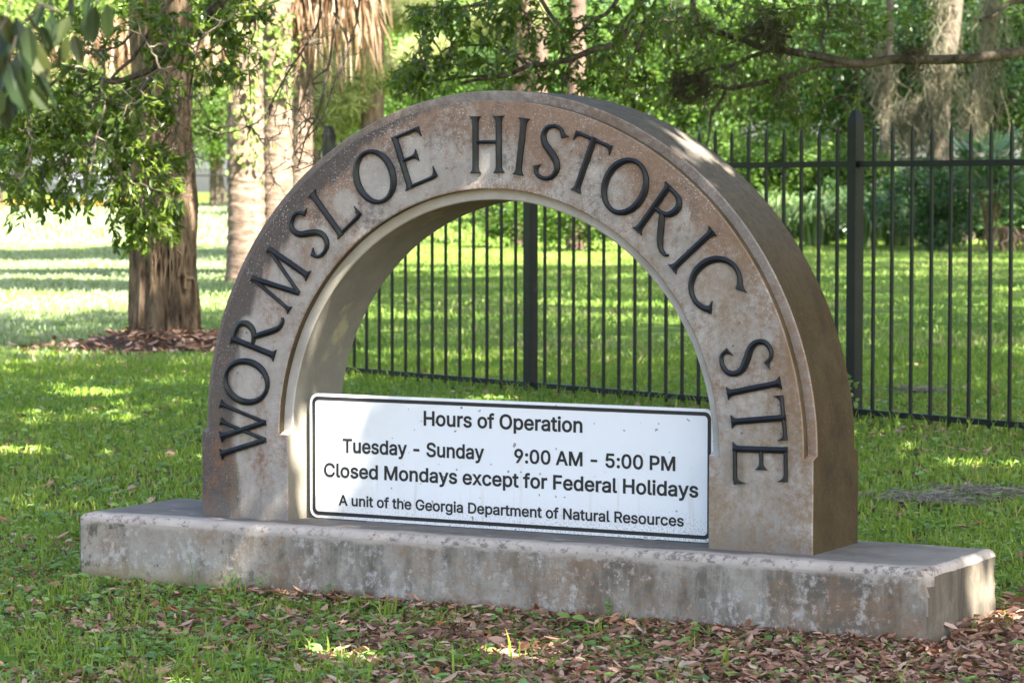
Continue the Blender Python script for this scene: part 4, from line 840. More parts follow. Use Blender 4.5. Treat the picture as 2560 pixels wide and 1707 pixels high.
# pale shed far behind the left leaves
B = on_ground(196, 160); shed = thing('shed', 'pale grey shed far behind the left oak leaves', 'shed', B); rr_ = np.array([RT[0], RT[1], 0]); bb_ = np.array([FW[0], FW[1], 0]) / np.linalg.norm(FW[:2])
def bx(a0, a1, b0, b1, z0, z1):
    return [B + rr_ * a + bb_ * b + np.array([0, 0, z]) for z in (z0, z1) for a, b in ((a0, b0), (a1, b0), (a1, b1), (a0, b1))]
mb = MB(); mb.add(bx(-1.3, 1.3, 0, 3, 0, 1.9), [[0, 1, 5, 4], [1, 2, 6, 5], [2, 3, 7, 6], [3, 0, 4, 7], [4, 5, 6, 7]], .5); mb.build('wall', plain('pale_wall', (.5, .5, .56), .8), shed)
mb = MB(); V = [B + rr_ * a + bb_ * b + np.array([0, 0, z]) for a, z in ((-1.5, 1.88), (1.5, 1.88), (0, 2.5)) for b in (-.15, 3.15)]; mb.add(V, [[0, 1, 5, 4], [2, 4, 5, 3]], .5); mb.add([V[0], V[2], V[4]], [[0, 1, 2]], .5); mb.build('roof', plain('pale_roof', (.62, .6, .6), .7), shed)

# ------------------------------------------------------------------ live oaks: boughs hanging into the view, canopy overhead
def blob_pts(blobs, d, dz):
    out = []
    for cx, cy_, rx, ry, n in blobs:
        a = rng.random(n) * 6.283; q = np.sqrt(rng.random(n))
        out += [at(cx + rx * q[i] * math.cos(a[i]), cy_ + ry * q[i] * math.sin(a[i]), d + rng.normal() * dz) for i in range(n)]
    return out
def bough(parent, d, limbs, subs, twigs, bare, leaf=(.05, .068), per=12, dz=.35):
    lm = MB(); tm = MB(); cm = MB(); pool = []; ph = random.random() * 9
    for pts, r0, r1 in limbs:
        P = np.array([at(x, y, d + .45 * mnoise.noise(Vector((x / 260, y / 260, ph)))) for x, y in pts]); S = spline(P, 7)
        S = S + np.array([np.array(mnoise.noise_vector(Vector(p) * 5)) for p in S]) * .012
        lm.tube(S, np.linspace(r0, r1, len(S)) / F * d, 8, random.random()); pool += list(S)
    pool = np.array(pool)
    def connect(E, mb, r0, r1, far=1.0, sag=.10, zig=.02):
        dd = np.linalg.norm(pool - E, axis=1) - .35 * np.clip(pool[:, 2] - E[2], 0, 1.0) + rng.random(len(pool)) * .18; b = pool[np.argmin(dd)]
        l = np.linalg.norm(E - b); mid = (b + E) / 2 + np.array([0, 0, sag * l]) + rng.normal(size=3) * .07 * l; C = bez(b, mid, E, 9)
        C[1:-1] += rng.normal(size=(7, 3)) * zig * min(l, .7); mb.tube(C, np.linspace(r0, r1, 9), 4, random.random()); return C
    for E in blob_pts(subs, d, dz): pool = np.concatenate([pool, connect(E, tm, .008, .0035)])
    for E in blob_pts(bare, d, dz * .6):
        C = connect(E, tm, .0034, .0012, sag=-.05, zig=.018); pool = np.concatenate([pool, C[4:]]) if random.random() < .5 else pool
    LP, LD = [], []
    for E in blob_pts(twigs, d, dz):
        C = connect(E, tm, .0028, .0012, zig=.012); ax = C[-1] - C[3]; ax = ax / (np.linalg.norm(ax) + 1e-9)
        for i in range(per):
            t = 3.2 + 4.8 * (i / (per - 1)) ** .8; k = int(min(t, 7)); p = C[k] + (C[k + 1] - C[k]) * (t - k); dv = ax * .7 + rng.normal(size=3) * .75 + np.array([0, 0, -.25]); LP.append(p); LD.append(dv)
    n = len(LP); N = rng.normal(size=(n, 3)) * .55 + np.array([0, 0, 1.0]) - np.array([FW[0], FW[1], 0]) * .15
    L = rng.uniform(*leaf, n); leaves(cm, np.array(LP), np.array(LD), N, L, L * rng.uniform(.34, .46, n), .14, .10)
    lm.build('limb', M['limb'], parent, 60); tm.build('twigs', M['twig'], parent, 60); cm.build('leaves', M['leaf'], parent)

OA = on_ground(3560, 21.0); oak = thing('live_oak', 'spreading live oak whose low leafy boughs hang across the top of the view', 'oak tree', OA)
mb = MB(); tt = OA + np.array([0, 0, 4.4]); mb.tube(spline([OA - np.array([0, 0, .2]), OA + np.array([0, 0, .5]), OA + np.array([.1, 0, 2.0]), tt], 6), np.linspace(.62, .42, 19), 20, .5)
mb.build('trunk', M['limb'], oak, 60)
dA, dB_, dC = 18.0, 19.2, 20.2
mb = MB()
for tgt in (at(705, -125, dA), at(1640, -62, dB_), at(2700, 88, dC), at(2700, -12, dC), at(3000, -900, 12), at(1500, -1000, 15), at(3600, -1500, 28), at(4300, -1300, 20)):
    P = bez(tt + np.array([0, 0, -.5 * random.random()]), (tt + tgt) / 2 + np.array([0, 0, 1.6 if tgt[2] > 3.2 else .5]), tgt, 22)
    mb.tube(P + np.array([np.array(mnoise.noise_vector(Vector(p))) for p in P]) * .12 * np.sin(np.linspace(0, np.pi, 22))[:, None], np.linspace(.20, .05, 22), 10, .5)
mb.build('limb', M['limb'], oak, 60)
bough(oak, dA, [([(705, -125), (640, -60), (560, 0), (520, 38), (480, 75), (440, 115), (400, 140), (390, 165), (345, 190), (295, 205), (262, 200), (205, 180), (150, 165), (95, 162)], 15, 4),
    ([(392, 162), (390, 190), (345, 235), (322, 275), (290, 310), (250, 345), (200, 390)], 8, 3), ([(460, -60), (430, 0), (390, 55), (345, 125), (330, 152), (285, 195), (230, 270), (215, 320), (150, 400), (80, 440)], 6, 2.5),
    ([(180, 172), (130, 210), (95, 270), (75, 340), (50, 380), (20, 430)], 4, 2), ([(560, 30), (470, 115), (455, 200), (450, 225), (440, 330), (395, 460), (280, 560)], 4.5, 2), ([(600, -40), (540, 50), (500, 95), (480, 200), (470, 260)], 4, 2),
    ([(345, 60), (300, 115), (245, 125), (200, 135)], 4, 2), ([(300, 195), (240, 215), (150, 262), (60, 285), (0, 300)], 3.5, 2), ([(290, 310), (295, 360), (280, 430), (265, 500)], 4, 2), ([(430, 330), (380, 400), (330, 470), (270, 540)], 3, 1.5),
    ([(-60, 20), (10, 60), (80, 95), (150, 110)], 4, 2)],
    [(120, 200, 150, 140, 10), (240, 360, 160, 160, 14), (370, 420, 90, 160, 10), (420, 160, 90, 120, 10), (540, 150, 80, 110, 10), (60, 430, 60, 80, 6), (600, 60, 60, 80, 6)],
    [(130, 110, 170, 110, 46), (60, 300, 120, 110, 60), (190, 330, 150, 120, 80), (60, 400, 90, 90, 34), (330, 330, 100, 130, 56), (410, 170, 80, 150, 40), (520, 110, 80, 110, 44), (570, 40, 80, 60, 24), (370, 470, 95, 110, 66), (340, 580, 90, 62, 40), (80, 500, 60, 40, 12), (60, 545, 45, 40, 7), (210, 500, 110, 55, 26), (430, 560, 30, 50, 14), (560, 210, 45, 50, 14), (140, 420, 140, 70, 38), (640, 20, 50, 50, 12), (300, 30, 130, 60, 28)],
    [(330, 230, 190, 170, 90), (470, 330, 90, 170, 60), (150, 280, 140, 150, 60), (440, 470, 60, 120, 26)], per=14)
bough(oak, 17.6, [([(700, -130), (790, -90), (830, -40), (838, 40), (830, 110), (800, 260), (770, 330), (745, 420)], 5, 1.6), ([(905, -60), (890, 60), (850, 170), (800, 300), (740, 380)], 3, 1.4), ([(800, -30), (790, 75), (720, 180), (660, 290), (600, 325), (545, 335)], 3.5, 1.5), ([(830, 30), (870, 110), (845, 200)], 2.5, 1.3), ([(790, 290), (815, 330), (790, 400), (740, 430)], 2.5, 1.3), ([(620, -40), (640, 60), (620, 150), (630, 260)], 3, 1.4)],
    [(760, 230, 60, 110, 8), (680, 330, 70, 60, 5)], [(590, 90, 40, 60, 7), (640, 170, 25, 40, 3)], [(770, 190, 80, 130, 70), (740, 330, 90, 110, 100), (640, 230, 70, 130, 40), (850, 150, 60, 130, 40), (690, 440, 60, 60, 20), (560, 330, 60, 60, 14)], per=8, dz=.2)
bough(oak, dB_, [([(1700, -120), (1640, -62), (1600, 0), (1560, 90), (1530, 115), (1470, 130), (1420, 150), (1330, 165), (1260, 190), (1150, 208)], 13, 4), ([(1560, -30), (1520, 30), (1480, 50), (1440, 90), (1420, 110), (1400, 150), (1378, 192)], 6, 3), ([(1330, -40), (1370, 30), (1400, 65), (1430, 98)], 6, 4),
    ([(1470, 130), (1430, 155), (1410, 200), (1400, 240)], 5, 2.5), ([(1600, 0), (1612, 60), (1580, 150), (1560, 220), (1570, 290)], 5, 2), ([(1380, -60), (1250, 0), (1130, 20), (1030, 18)], 5, 2), ([(1260, 190), (1150, 195), (1050, 215), (980, 245)], 3.5, 1.8), ([(1330, 165), (1240, 120), (1130, 120), (1090, 150)], 3.5, 2)],
    [(1150, 60, 150, 60, 10), (1150, 170, 150, 50, 12), (1400, 120, 120, 90, 10), (1580, 120, 90, 90, 8)],
    [(1080, 35, 60, 40, 14), (1190, 35, 100, 45, 30), (1300, 30, 60, 50, 14), (1090, 75, 70, 35, 16), (1010, 210, 70, 38, 24), (1080, 190, 90, 45, 30), (1160, 145, 100, 55, 30), (1280, 110, 70, 60, 16), (1380, 110, 60, 70, 16), (1440, 60, 70, 60, 20), (1450, 190, 110, 45, 30), (1540, 170, 70, 60, 22), (1590, 60, 80, 70, 26), (1280, 215, 80, 30, 14), (1600, 230, 70, 50, 14)],
    [(1300, 190, 130, 50, 30), (1480, 190, 100, 60, 30), (1580, 180, 60, 90, 24)], leaf=(.055, .072), per=11)
bough(oak, dC, [([(2780, 70), (2700, 88), (2560, 130), (2450, 145), (2350, 149), (2230, 150), (2170, 159), (2090, 150), (1990, 130), (1910, 120), (1850, 100), (1780, 75), (1740, 45), (1730, -40)], 14, 7), ([(2150, 161), (2080, 163), (2040, 166), (1990, 185), (1930, 200), (1880, 210), (1830, 220), (1785, 215)], 8, 5),
    ([(1812, 220), (1805, 245), (1780, 290), (1772, 345), (1762, 385)], 5.5, 2), ([(1960, 122), (1910, 130), (1830, 165), (1770, 175), (1690, 205), (1600, 215), (1510, 222)], 6, 2.5), ([(1745, 55), (1680, 52), (1620, 55), (1580, 68), (1500, 150)], 5, 2), ([(2780, -20), (2700, -12), (2560, 4), (2520, 10), (2490, 35), (2450, 50)], 8, 5), ([(2170, 160), (2150, 172), (2138, 182)], 5, 2), ([(1980, 95), (1900, 85), (1800, 120), (1700, 150)], 3, 1.6), ([(2060, 130), (2055, 100), (2070, 40), (2060, -30)], 5, 3)],
    [(1700, 90, 90, 70, 8), (1850, 60, 120, 60, 8), (2020, 70, 90, 60, 8), (2000, 240, 120, 50, 6)],
    [(1690, 50, 90, 50, 30), (1640, 130, 90, 50, 24), (1760, 130, 70, 50, 14), (1830, 40, 100, 45, 22), (1950, 40, 90, 45, 20), (2080, 50, 110, 50, 26), (2180, 60, 70, 50, 14), (2130, 110, 60, 30, 9), (2010, 240, 90, 50, 18), (2130, 330, 55, 40, 12), (1990, 320, 60, 40, 8), (1690, 240, 60, 50, 12), (2300, 30, 60, 40, 8), (1900, 210, 60, 50, 8)],
    [(1900, 60, 110, 60, 50), (1760, 190, 110, 60, 34), (1960, 90, 60, 80, 24)], leaf=(.05, .068), per=11)
# canopy above the frame (it shades the arch and the grass round it)
def project(P):
    q = P - CAM; w = q @ FW; return 1280 + F * (q @ RT) / w, 853.5 - F * (q @ UP) / w, w
def canopy(n, per, d0, dmax, h0, h1, sd, mask):
    d = np.sqrt(rng.random(n) * (dmax ** 2 - d0 ** 2) + d0 ** 2); px = rng.uniform(-300, 2950, n); G = CAM + FW * d[:, None] + RT * ((px - 1280) / F * d)[:, None]; G[:, 2] = 0
    G = G[mask(d, px, G)]; m = len(G); h = rng.uniform(h0, h1, m); C = G + SUN * (h / SUN[2])[:, None]
    P = np.repeat(C, per, 0) + rng.normal(size=(m * per, 3)) * np.array([sd, sd, sd * .45]); u, v, w = project(P); ok = ~((w > .5) & (u > -60) & (u < 2620) & (v > -50) & (v < 1760)); return P[ok], w[ok]
def nz3(G, f): return np.array([mnoise.noise(Vector((a * f, b * f, 1.7))) + .5 * mnoise.noise(Vector((a * f * 2.7, b * f * 2.7, 4.2))) for a, b in G[:, :2]])
near_mask = lambda d, px, G: nz3(G, .55) < np.where(d < 8.9, .42, np.where((px < 430) & (d > 10.5), .40, np.where(d < 15, .92, .66)))
P, w_ = canopy(330, 52, 4, 24, 4.6, 9.0, .34, near_mask); P2_, w2_ = canopy(1200, 54, 4, 21, 4.6, 9.0, .36, near_mask); P = np.concatenate([P, P2_]); w_ = np.concatenate([w_, w2_])
# openings between the leaves through which the sun reaches a few spots
def hit(u, v, ax=None, c0=0.0):
    D = FW + RT * ((u - 1280) / F) + UP * ((853.5 - v) / F)
    return CAM + D * ((c0 - CAM[ax]) / D[ax])
SPOTS = [(hit(2432, 1425, 0, PX1), .055), (hit(2436, 1480, 0, PX1), .05), (hit(2470, 1500, 0, PX1), .045), (hit(2440, 1530, 0, PX1), .04), (hit(764, 1115, 0, -RI), .05), (hit(760, 1165, 0, -RI), .045), (hit(768, 1262, 0, -RI), .04), (hit(850, 1012, 1, SY), .06), (hit(818, 1065, 1, SY), .055), (hit(935, 990, 1, SY), .05),
         (hit(840, 1652, 2, 0), .07), (hit(800, 1640, 2, 0), .05), (hit(1290, 1640, 2, 0), .05), (hit(225, 985, 2, 0), .22), (hit(330, 945, 2, 0), .10), (hit(90, 930, 2, 0), .16), (hit(690, 1215, 2, 0), .08), (hit(2440, 1165, 2, 0), .10), (hit(2250, 1120, 2, 0), .06), (hit(1130, 1010, 2, 0), .14), (hit(1240, 1002, 2, 0), .07), (np.array([.62, .25, ZP + 1.36]), .06), (np.array([.75, .3, ZP + 1.25]), .045), (hit(30, 1130, 2, 0), .12)]
ok = np.ones(len(P), bool)
for c_, r_ in SPOTS:
    q = P - c_; t_ = q @ SUN; ok &= ~((np.linalg.norm(q - t_[:, None] * SUN, axis=1) < r_ + .10) & (t_ > 0))
P, w_ = P[ok], w_[ok]
mbA, mbB = MB(), MB()
for mb, sel in ((mbA, w_ >= 9), (mbB, w_ < 9)):
    q = P[sel]; diamonds(mb, q, rand_dirs(len(q)), rand_dirs(len(q), 1.6), rng.uniform(.17, .26, len(q)), rng.uniform(.09, .13, len(q)))
mbA.build('crown', M['leaf'], oak)
far_mask = lambda d, px, G: (d < np.where(px < 900, 34.5, np.where(px < 1650, 56, 74))) & (nz3(G, .22) < np.where(px < 900, .7, np.where(px < 1650, .32, .34)))
P, w_ = canopy(1500, 80, 21, 74, 13, 21, .62, far_mask); tb = on_ground(3900, 30.0); tall = thing('tall_tree', 'tall broad tree outside the view on the right, shading the lawn behind the fence', 'tree', tb); mb = MB(); mb.tube([tb - np.array([0, 0, .2]), tb + np.array([0, 0, 8.0]), tb + np.array([-1.0, .5, 15.0])], [.6, .45, .2], 14, .5); mb.build('trunk', M['limb'], tall, 60)
mb = MB(); diamonds(mb, P, rand_dirs(len(P)), rand_dirs(len(P), 1.4), rng.uniform(.30, .42, len(P)), rng.uniform(.16, .22, len(P))); mb.build('crown', M['leaf'], tall)
OB2 = on_ground(-5600, 6.0); oak2 = thing('live_oak', 'nearer live oak with blurred dark leaves hanging into the upper left corner', 'oak tree', OB2)
mb = MB(); t2 = OB2 + np.array([0, 0, 3.6]); mb.tube([OB2 - np.array([0, 0, .2]), OB2 + np.array([0, .05, 1.5]), t2], [.5, .42, .36], 18, .5); mb.build('trunk', M['limb'], oak2, 60)
dS = 4.6; sp = at(215, -330, dS); mb = MB()
for tgt in (sp, at(2500, -2600, 6), at(900, -3600, 9), at(-6000, -3000, 9)):
    Q_ = bez(t2, (t2 + tgt) / 2 + np.array([0, 0, .9]), tgt, 18); mb.tube(Q_, np.linspace(.16, .02, 18), 8, .5)
mb.build('limb', M['limb'], oak2, 60); mbB.build('crown', M['leaf'], oak2)
SPR = [(20, 40, 100, 95), (60, 15, 60, 75), (132, 30, 95, 75), (152, 50, 100, 62), (175, 38, 112, 64), (205, 28, 80, 74), (240, 10, 97, 90), (268, 8, 92, 76), (140, 85, 122, 76), (185, 85, 76, 70), (152, 112, 95, 58), (15, 120, 95, 112), (48, 120, 82, 120), (82, 128, 68, 118), (8, 180, 100, 100), (30, 210, 60, 96), (8, 80, 112, 86), (66, 205, 52, 82), (38, 40, 78, 86), (5, 225, 100, 60), (112, 10, 118, 66), (-20, 100, 80, 110), (-10, 30, 60, 90), (225, -20, 100, 70), (100, 60, 70, 60), (20, 150, 70, 120), (60, 170, 100, 110), (100, 190, 65, 90), (0, 230, 80, 90), (30, 70, 110, 100), (70, 60, 85, 90), (170, 90, 100, 60), (120, -20, 80, 90), (185, -10, 95, 80), (60, 90, 60, 110)]
tm = MB(); cm = MB()
for pts in ([(215, -330), (200, -120), (180, -10), (160, 45), (152, 112)], [(215, -330), (120, -110), (100, 10), (50, 70), (30, 130), (8, 190)], [(200, -120), (240, -40), (242, 12)], [(100, 10), (150, 30)], [(120, -110), (40, -40), (18, 42), (-20, 100)], [(50, 70), (85, 130)]):
    tm.tube(spline([at(x, y, dS + .1 * math.sin(x)) for x, y in pts], 5), .0022, 5, .3)
LPs = np.array([at(x, y, dS + random.uniform(-.12, .12)) for x, y, a, l in SPR]); LDs = np.array([RT * math.cos(R_(a)) - UP * math.sin(R_(a)) + FW * random.uniform(-.35, .35) for x, y, a, l in SPR])
LNs = rng.normal(size=(len(SPR), 3)) * .5 - FW; Ls = np.array([l / F * dS for *_, l in SPR]); leaves(cm, LPs, LDs, LNs, Ls * 1.2, Ls * .52, .10, .06)
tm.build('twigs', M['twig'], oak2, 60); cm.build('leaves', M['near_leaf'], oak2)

# ---- clumps of Spanish moss hanging on the right boughs
def moss_clump(lab, drapes, d, w=.0035, nest=None):
    P0 = at((drapes[0][0] + drapes[0][2]) / 2, drapes[0][1], d); t = thing('spanish_moss', lab, 'moss', P0, 'moss clumps hanging on the oak boughs'); mb = MB()
    for x0, y0, x1, y1, n, l0, l1 in drapes:
        n = int(n * .7); u = np.clip(rng.random(7)[rng.integers(0, 7, n)] + rng.normal(size=n) * .05, 0, 1); tops = np.array([at(x0 + (x1 - x0) * q + rng.normal() * 4, y0 + (y1 - y0) * q + rng.normal() * 4, d + rng.normal() * .08) for q in u]); strands(mb, tops, rng.uniform(l0 * .3, l1, n), w * rng.uniform(.35, .9, n), .85, 11)
    if nest:
        cx, cy_, rx, ry, n = nest
        for i in range(n):
            c = at(cx + rng.normal() * rx * .5, cy_ + rng.normal() * ry * .5, d + rng.normal() * .08); a = rand_dirs(3); r = random.uniform(.03, .09); th = np.linspace(0, random.uniform(3, 6), 8)
            mb.tube(c + r * (np.cos(th)[:, None] * a[0] + np.sin(th)[:, None] * a[1]), .0016, 3, random.random() * .7)
    mb.build('strands', M['moss'], t)
moss_clump('dense dark nest-like moss clump on the bough just above the arch’s right shoulder', [(1680, 200, 1775, 190, 150, .08, .3)], dC, nest=(1725, 220, 50, 34, 420))
moss_clump('long thin moss streamer hanging alone above the fence pickets', [(1952, 185, 1966, 185, 70, .25, .5)], dC, .0045)
moss_clump('moss streamer hanging between the nest-like clump and the lone long streamer', [(1828, 165, 1850, 165, 80, .2, .5)], dC)
moss_clump('tangled dark moss around the fork of the main right bough', [(1860, 40, 1960, 100, 220, .1, .3)], dC, nest=(1920, 80, 70, 45, 260))
moss_clump('moss tuft sitting on the bough above the tall fence post', [(2270, 140, 2300, 150, 60, .08, .25)], dC, nest=(2285, 145, 22, 18, 120))
moss_clump('moss fringe hanging at the upper middle of the right bough’s twigs', [(1680, -10, 1800, 60, 160, .12, .4)], dC)
moss_clump('small moss tuft at the top above the lone streamer, left of the tall post', [(2120, 0, 2160, 40, 90, .1, .4)], dC)
moss_clump('moss curtain under the bough near the right edge', [(2430, 140, 2510, 135, 130, .1, .5)], dC)
# ---- tall pines beyond the right edge; their crowns throw the bands of shade across the lawn
for gx, gd, h, R3, n, lab in [(330, 44, 23, (5.0, 1.7, 1.0), 2600, 'tall pine outside the view on the right, nearest the oak'), (-250, 45, 25, (5.0, 1.8, 1.0), 2200, 'tall pine outside the view on the right, second from the oak'), (330, 65, 33, (6.0, 4.0, 1.4), 4200, 'tall pine outside the view on the right, third from the oak'), (-250, 64, 33, (6.0, 4.0, 1.4), 3400, 'tall pine outside the view on the right, farthest from the oak'), (880, 43, 22, (3.2, 1.6, 1.0), 1300, 'shorter pine outside the view on the right'), (1780, 82, 30, (6.0, 5.0, 2.2), 1300, 'pine outside the view on the right shading the green trees left of the tall post'), (2380, 82, 30, (6.0, 5.0, 2.2), 2000, 'pine outside the view on the right shading the moss-hung trunks')]:
    G = on_ground(gx, gd); C = G + SUN * (h / SUN[2]); B = np.array([C[0], C[1], gz(C[0], C[1])]); u_, v_, w2 = project(B[None])
    if u_[0] < 2700: B = B + RT * ((2760 - u_[0]) / F * w2[0]); B[2] = 0
    t = thing('tall_pine', lab, 'pine tree', B, 'tall pines outside the view'); mb = MB(); mb.tube([B - np.array([0, 0, .2]), B + np.array([0, 0, h * .5]), C], [.32, .26, .12], 12, .5); mb.build('trunk', M['pine'], t, 60)
    c = crown_mb(R3, n, .8, .36, 70, .8)
    for i, V in enumerate(c.v): c.v[i] = V + C
    c.build('crown', M['leaf_dark'], t)

# ------------------------------------------------------------------ grass, weeds and fallen leaves
def on_plinth(P, m=0.0): return (P[:, 0] > PX0 - m) & (P[:, 0] < PX1 + m) & (P[:, 1] > PY0 - m) & (P[:, 1] < PY1 + m)
def scatter(n, d0, d1, p0=-350, p1=2920, power=1.0):
    """Ground points under the view, density falling with depth."""
    u = rng.random(n); e = 2.0 - power; d = (d0 ** e + u * (d1 ** e - d0 ** e)) ** (1 / e) if abs(e) > 1e-6 else d0 * (d1 / d0) ** u
    px = rng.uniform(p0, p1, n); P = CAM + FW * d[:, None] + RT * ((px - 1280) / F * d)[:, None]; P[:, 2] = gz(P[:, 0], P[:, 1]); return P[~on_plinth(P, .004)]
def nz2(P, f, s=0.0): return np.array([mnoise.noise(Vector((a * f, b * f, s))) for a, b in P[:, :2]])
def litter_amt(P):
    """0 = all grass .. 1 = all dead leaves"""
    x, y = P[:, 0], P[:, 1]; front = smooth(.15, -.25, y)
    a = front * smooth(-1.0, 1.5, x) * .66 + smooth(1.45, 1.8, x) * smooth(1.6, .2, y) * .85 + front * .22 + .015
    a = a - smooth(-.9, -1.6, y) * .22 * smooth(1.6, .2, x)
    c = (P[:, :2] - B1[:2]) @ fnor[:2]; s = (P[:, :2] - B1[:2]) @ fdir[:2]; a = np.maximum(a, .75 * np.exp(-((c - .05) / .32) ** 2) * smooth(-2.0, .6, s)); a = np.maximum(a, .42 * smooth(.8, 2.6, s) * np.exp(-(c / 1.3) ** 2))
    return np.clip(a + .55 * nz2(P, 2.3, 3.0) + .3 * nz2(P, 6.0, 8.0), 0, 1)
G_ = MB()
P = scatter(105000, 6.6, 12.5, power=.4); la = litter_amt(P); P = P[rng.random(len(P)) > np.clip(la * 1.15 - .02, 0, .975)]; cl = .5 + .5 * nz2(P, 3.0, 5.0); P = P[rng.random(len(P)) < .30 + .9 * (.5 + .5 * nz2(P, 7.0, 2.0)) * cl + .2 * cl]; cl = .5 + .5 * nz2(P, 3.0, 5.0); hgt = rng.uniform(.012, .046, len(P)) * (.5 + .9 * cl)
blades(G_, P, hgt, rng.uniform(.0035, .008, len(P)), 1.0, np.clip(rng.random(len(P)) * .8 + .2 * cl, 0, 1))
P = scatter(120000, 12.0, 26.0, power=.8); la = litter_amt(P); P = P[rng.random(len(P)) > np.clip(la * .9, 0, .9)]; P = P[np.linalg.norm(P[:, :2] - OB[:2], axis=1) > .9]
blades(G_, P, rng.uniform(.022, .055, len(P)), rng.uniform(.006, .011, len(P)), .8)
tag(G_.build('grass', M['grass']), 'short green grass of the lawn round the arch and the fence', 'grass', kind='stuff'); G_ = MB()
P = scatter(110000, 24.0, 80.0, power=1.0); P = P[np.linalg.norm(P[:, :2] - OB[:2], axis=1) > 1.2 * (.5 + .6 * rng.random(len(P)))]; P = P[nz2(P, .45, 6.0) + .35 * nz2(P, 1.6, 2.0) < .30 + .25 * rng.random(len(P))]
blades(G_, P, rng.uniform(.03, .075, len(P)), rng.uniform(.012, .03, len(P)), .7, np.clip(rng.random(len(P)) * .7 + .25 + .5 * nz2(P, .35, 2.0), 0, 1))
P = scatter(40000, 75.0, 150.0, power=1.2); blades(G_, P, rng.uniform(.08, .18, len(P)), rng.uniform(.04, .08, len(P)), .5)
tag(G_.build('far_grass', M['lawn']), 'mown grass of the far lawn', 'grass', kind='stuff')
# taller blades and tufts near the plinth and along the fence
T_ = MB()
P = scatter(300, 7.2, 12.0, power=.5); P = np.repeat(P, 9, 0) + rng.normal(size=(len(P) * 9, 3)) * np.array([.02, .02, 0]); P = P[~on_plinth(P, .004)]; la = litter_amt(P); P = P[rng.random(len(P)) > la * .75]; blades(T_, P, rng.uniform(.045, .10, len(P)), rng.uniform(.005, .009, len(P)), .9)
s_ = rng.uniform(S0 - .5, SEND, 2000); P = B1 + fdir * s_[:, None] + fnor * rng.normal(size=(2000, 1)) * .2; P[:, 2] = 0; blades(T_, P, rng.uniform(.04, .12, len(P)), rng.uniform(.006, .011, len(P)), .8)
tag(T_.build('taller_grass', M['grass']), 'taller grass tufts by the plinth and the fence', 'grass', kind='stuff')
# broad-leaved ground weeds
W_ = MB()
def rosettes(P, k0, k1, l0, l1, asp=(.55, .85)):
    for p in P:
        k = random.randint(k0, k1); a = rng.random(k) * 6.283; e = rng.uniform(.1, .9, k); D = np.stack([np.cos(a), np.sin(a), e], 1); st = p + D * rng.uniform(.008, .035, k)[:, None]
        L = rng.uniform(l0, l1, k); leaves(W_, st, D * np.array([1, 1, .35]), np.array([[0, 0, 1.0]]) + rng.normal(size=(k, 3)) * .35, L, L * rng.uniform(*asp, k), .12, .12)
P = scatter(9000, 6.8, 12.5, power=.4); la = litter_amt(P); P = P[rng.random(len(P)) > la * .78]; rosettes(P, 2, 5, .014, .036)
P = scatter(900, 6.8, 11.5, power=.4); la = litter_amt(P); P = P[rng.random(len(P)) > la * .6]; rosettes(P, 3, 6, .03, .06, (.4, .7))
P = scatter(5200, 12.0, 22.0, power=.8); rosettes(P, 2, 4, .03, .055)
e_ = np.stack([rng.uniform(PX0, PX1, 260), PY0 - .012 - np.abs(rng.normal(size=260)) * .07, np.zeros(260)], 1); e_ = e_[rng.random(260) > .25 + .45 * smooth(-.2, .8, e_[:, 0])]; rosettes(e_, 3, 6, .025, .055, (.4, .75))
tag(W_.build('ground_weeds', M['weed']), 'low broad-leaved weeds growing between the grass and dead leaves', 'weeds', kind='stuff')
# fallen oak leaves
D_ = MB()
def fallen(P, s0, s1, lift=.02, m=0):
    n = len(P); a = rng.random(n) * 6.283; D = np.stack([np.cos(a), np.sin(a), rng.normal(size=n) * .28], 1); N = np.array([[0, 0, 1.0]]) + rng.normal(size=(n, 3)) * .38; N *= np.where(rng.random(n) < .4, -1, 1)[:, None]
    Q = P.copy(); Q[:, 2] += rng.random(n) * lift + .004; L = rng.uniform(s0, s1, n) * rng.choice([.55, .8, 1, 1, 1.15], n); leaves(D_, Q, D, N, L, L * rng.uniform(.26, .52, n), rng.uniform(.05, .32, n)[:, None], rng.uniform(-.05, .16, n)[:, None])
P = scatter(60000, 6.6, 11.8, power=.4); la = litter_amt(P); P = P[rng.random(len(P)) < np.clip(la * 1.05 + .05, 0, 1) ** 1.25]; fallen(P, .02, .056)
P = scatter(26000, 11.0, 24.0, power=.7); la = litter_amt(P); P = P[rng.random(len(P)) < la * .8 + .012]; fallen(P, .04, .075)
x_ = np.stack([rng.uniform(PX1 - .05, PX1 + .75, 2600), rng.uniform(PY0 - .25, PY1 + .5, 2600), np.zeros(2600)], 1); x_ = x_[~on_plinth(x_, .004)]; x_[:, 2] = .05 * np.exp(-((x_[:, 0] - PX1) / .18) ** 2) * smooth(-.2, .15, x_[:, 1]) * rng.random(len(x_)); fallen(x_, .03, .07)
x_ = np.stack([rng.uniform(-.9, PX1, 1600), PY0 - np.abs(rng.normal(size=1600)) * .07, np.zeros(1600)], 1); x_ = x_[~on_plinth(x_, .003)]; x_[:, 2] = .014 * rng.random(len(x_)); fallen(x_, .022, .052)
q_ = scatter(16000, 6.6, 11.5, power=.4); q_ = q_[rng.random(len(q_)) < litter_amt(q_) + .08]; q_[:, 2] += .004; diamonds(D_, q_, rand_dirs(len(q_)) * np.array([1, 1, .15]), rand_dirs(len(q_)) * .3 + np.array([0, 0, 1.0]), rng.uniform(.005, .018, len(q_)), rng.uniform(.003, .01, len(q_)))
for p in q_[:700]:
    a = random.random() * 6.28; l = random.uniform(.02, .09); D_.tube([p + np.array([0, 0, .006]), p + np.array([math.cos(a) * l, math.sin(a) * l, random.uniform(.004, .02)])], .0011, 3, random.random() * .6)
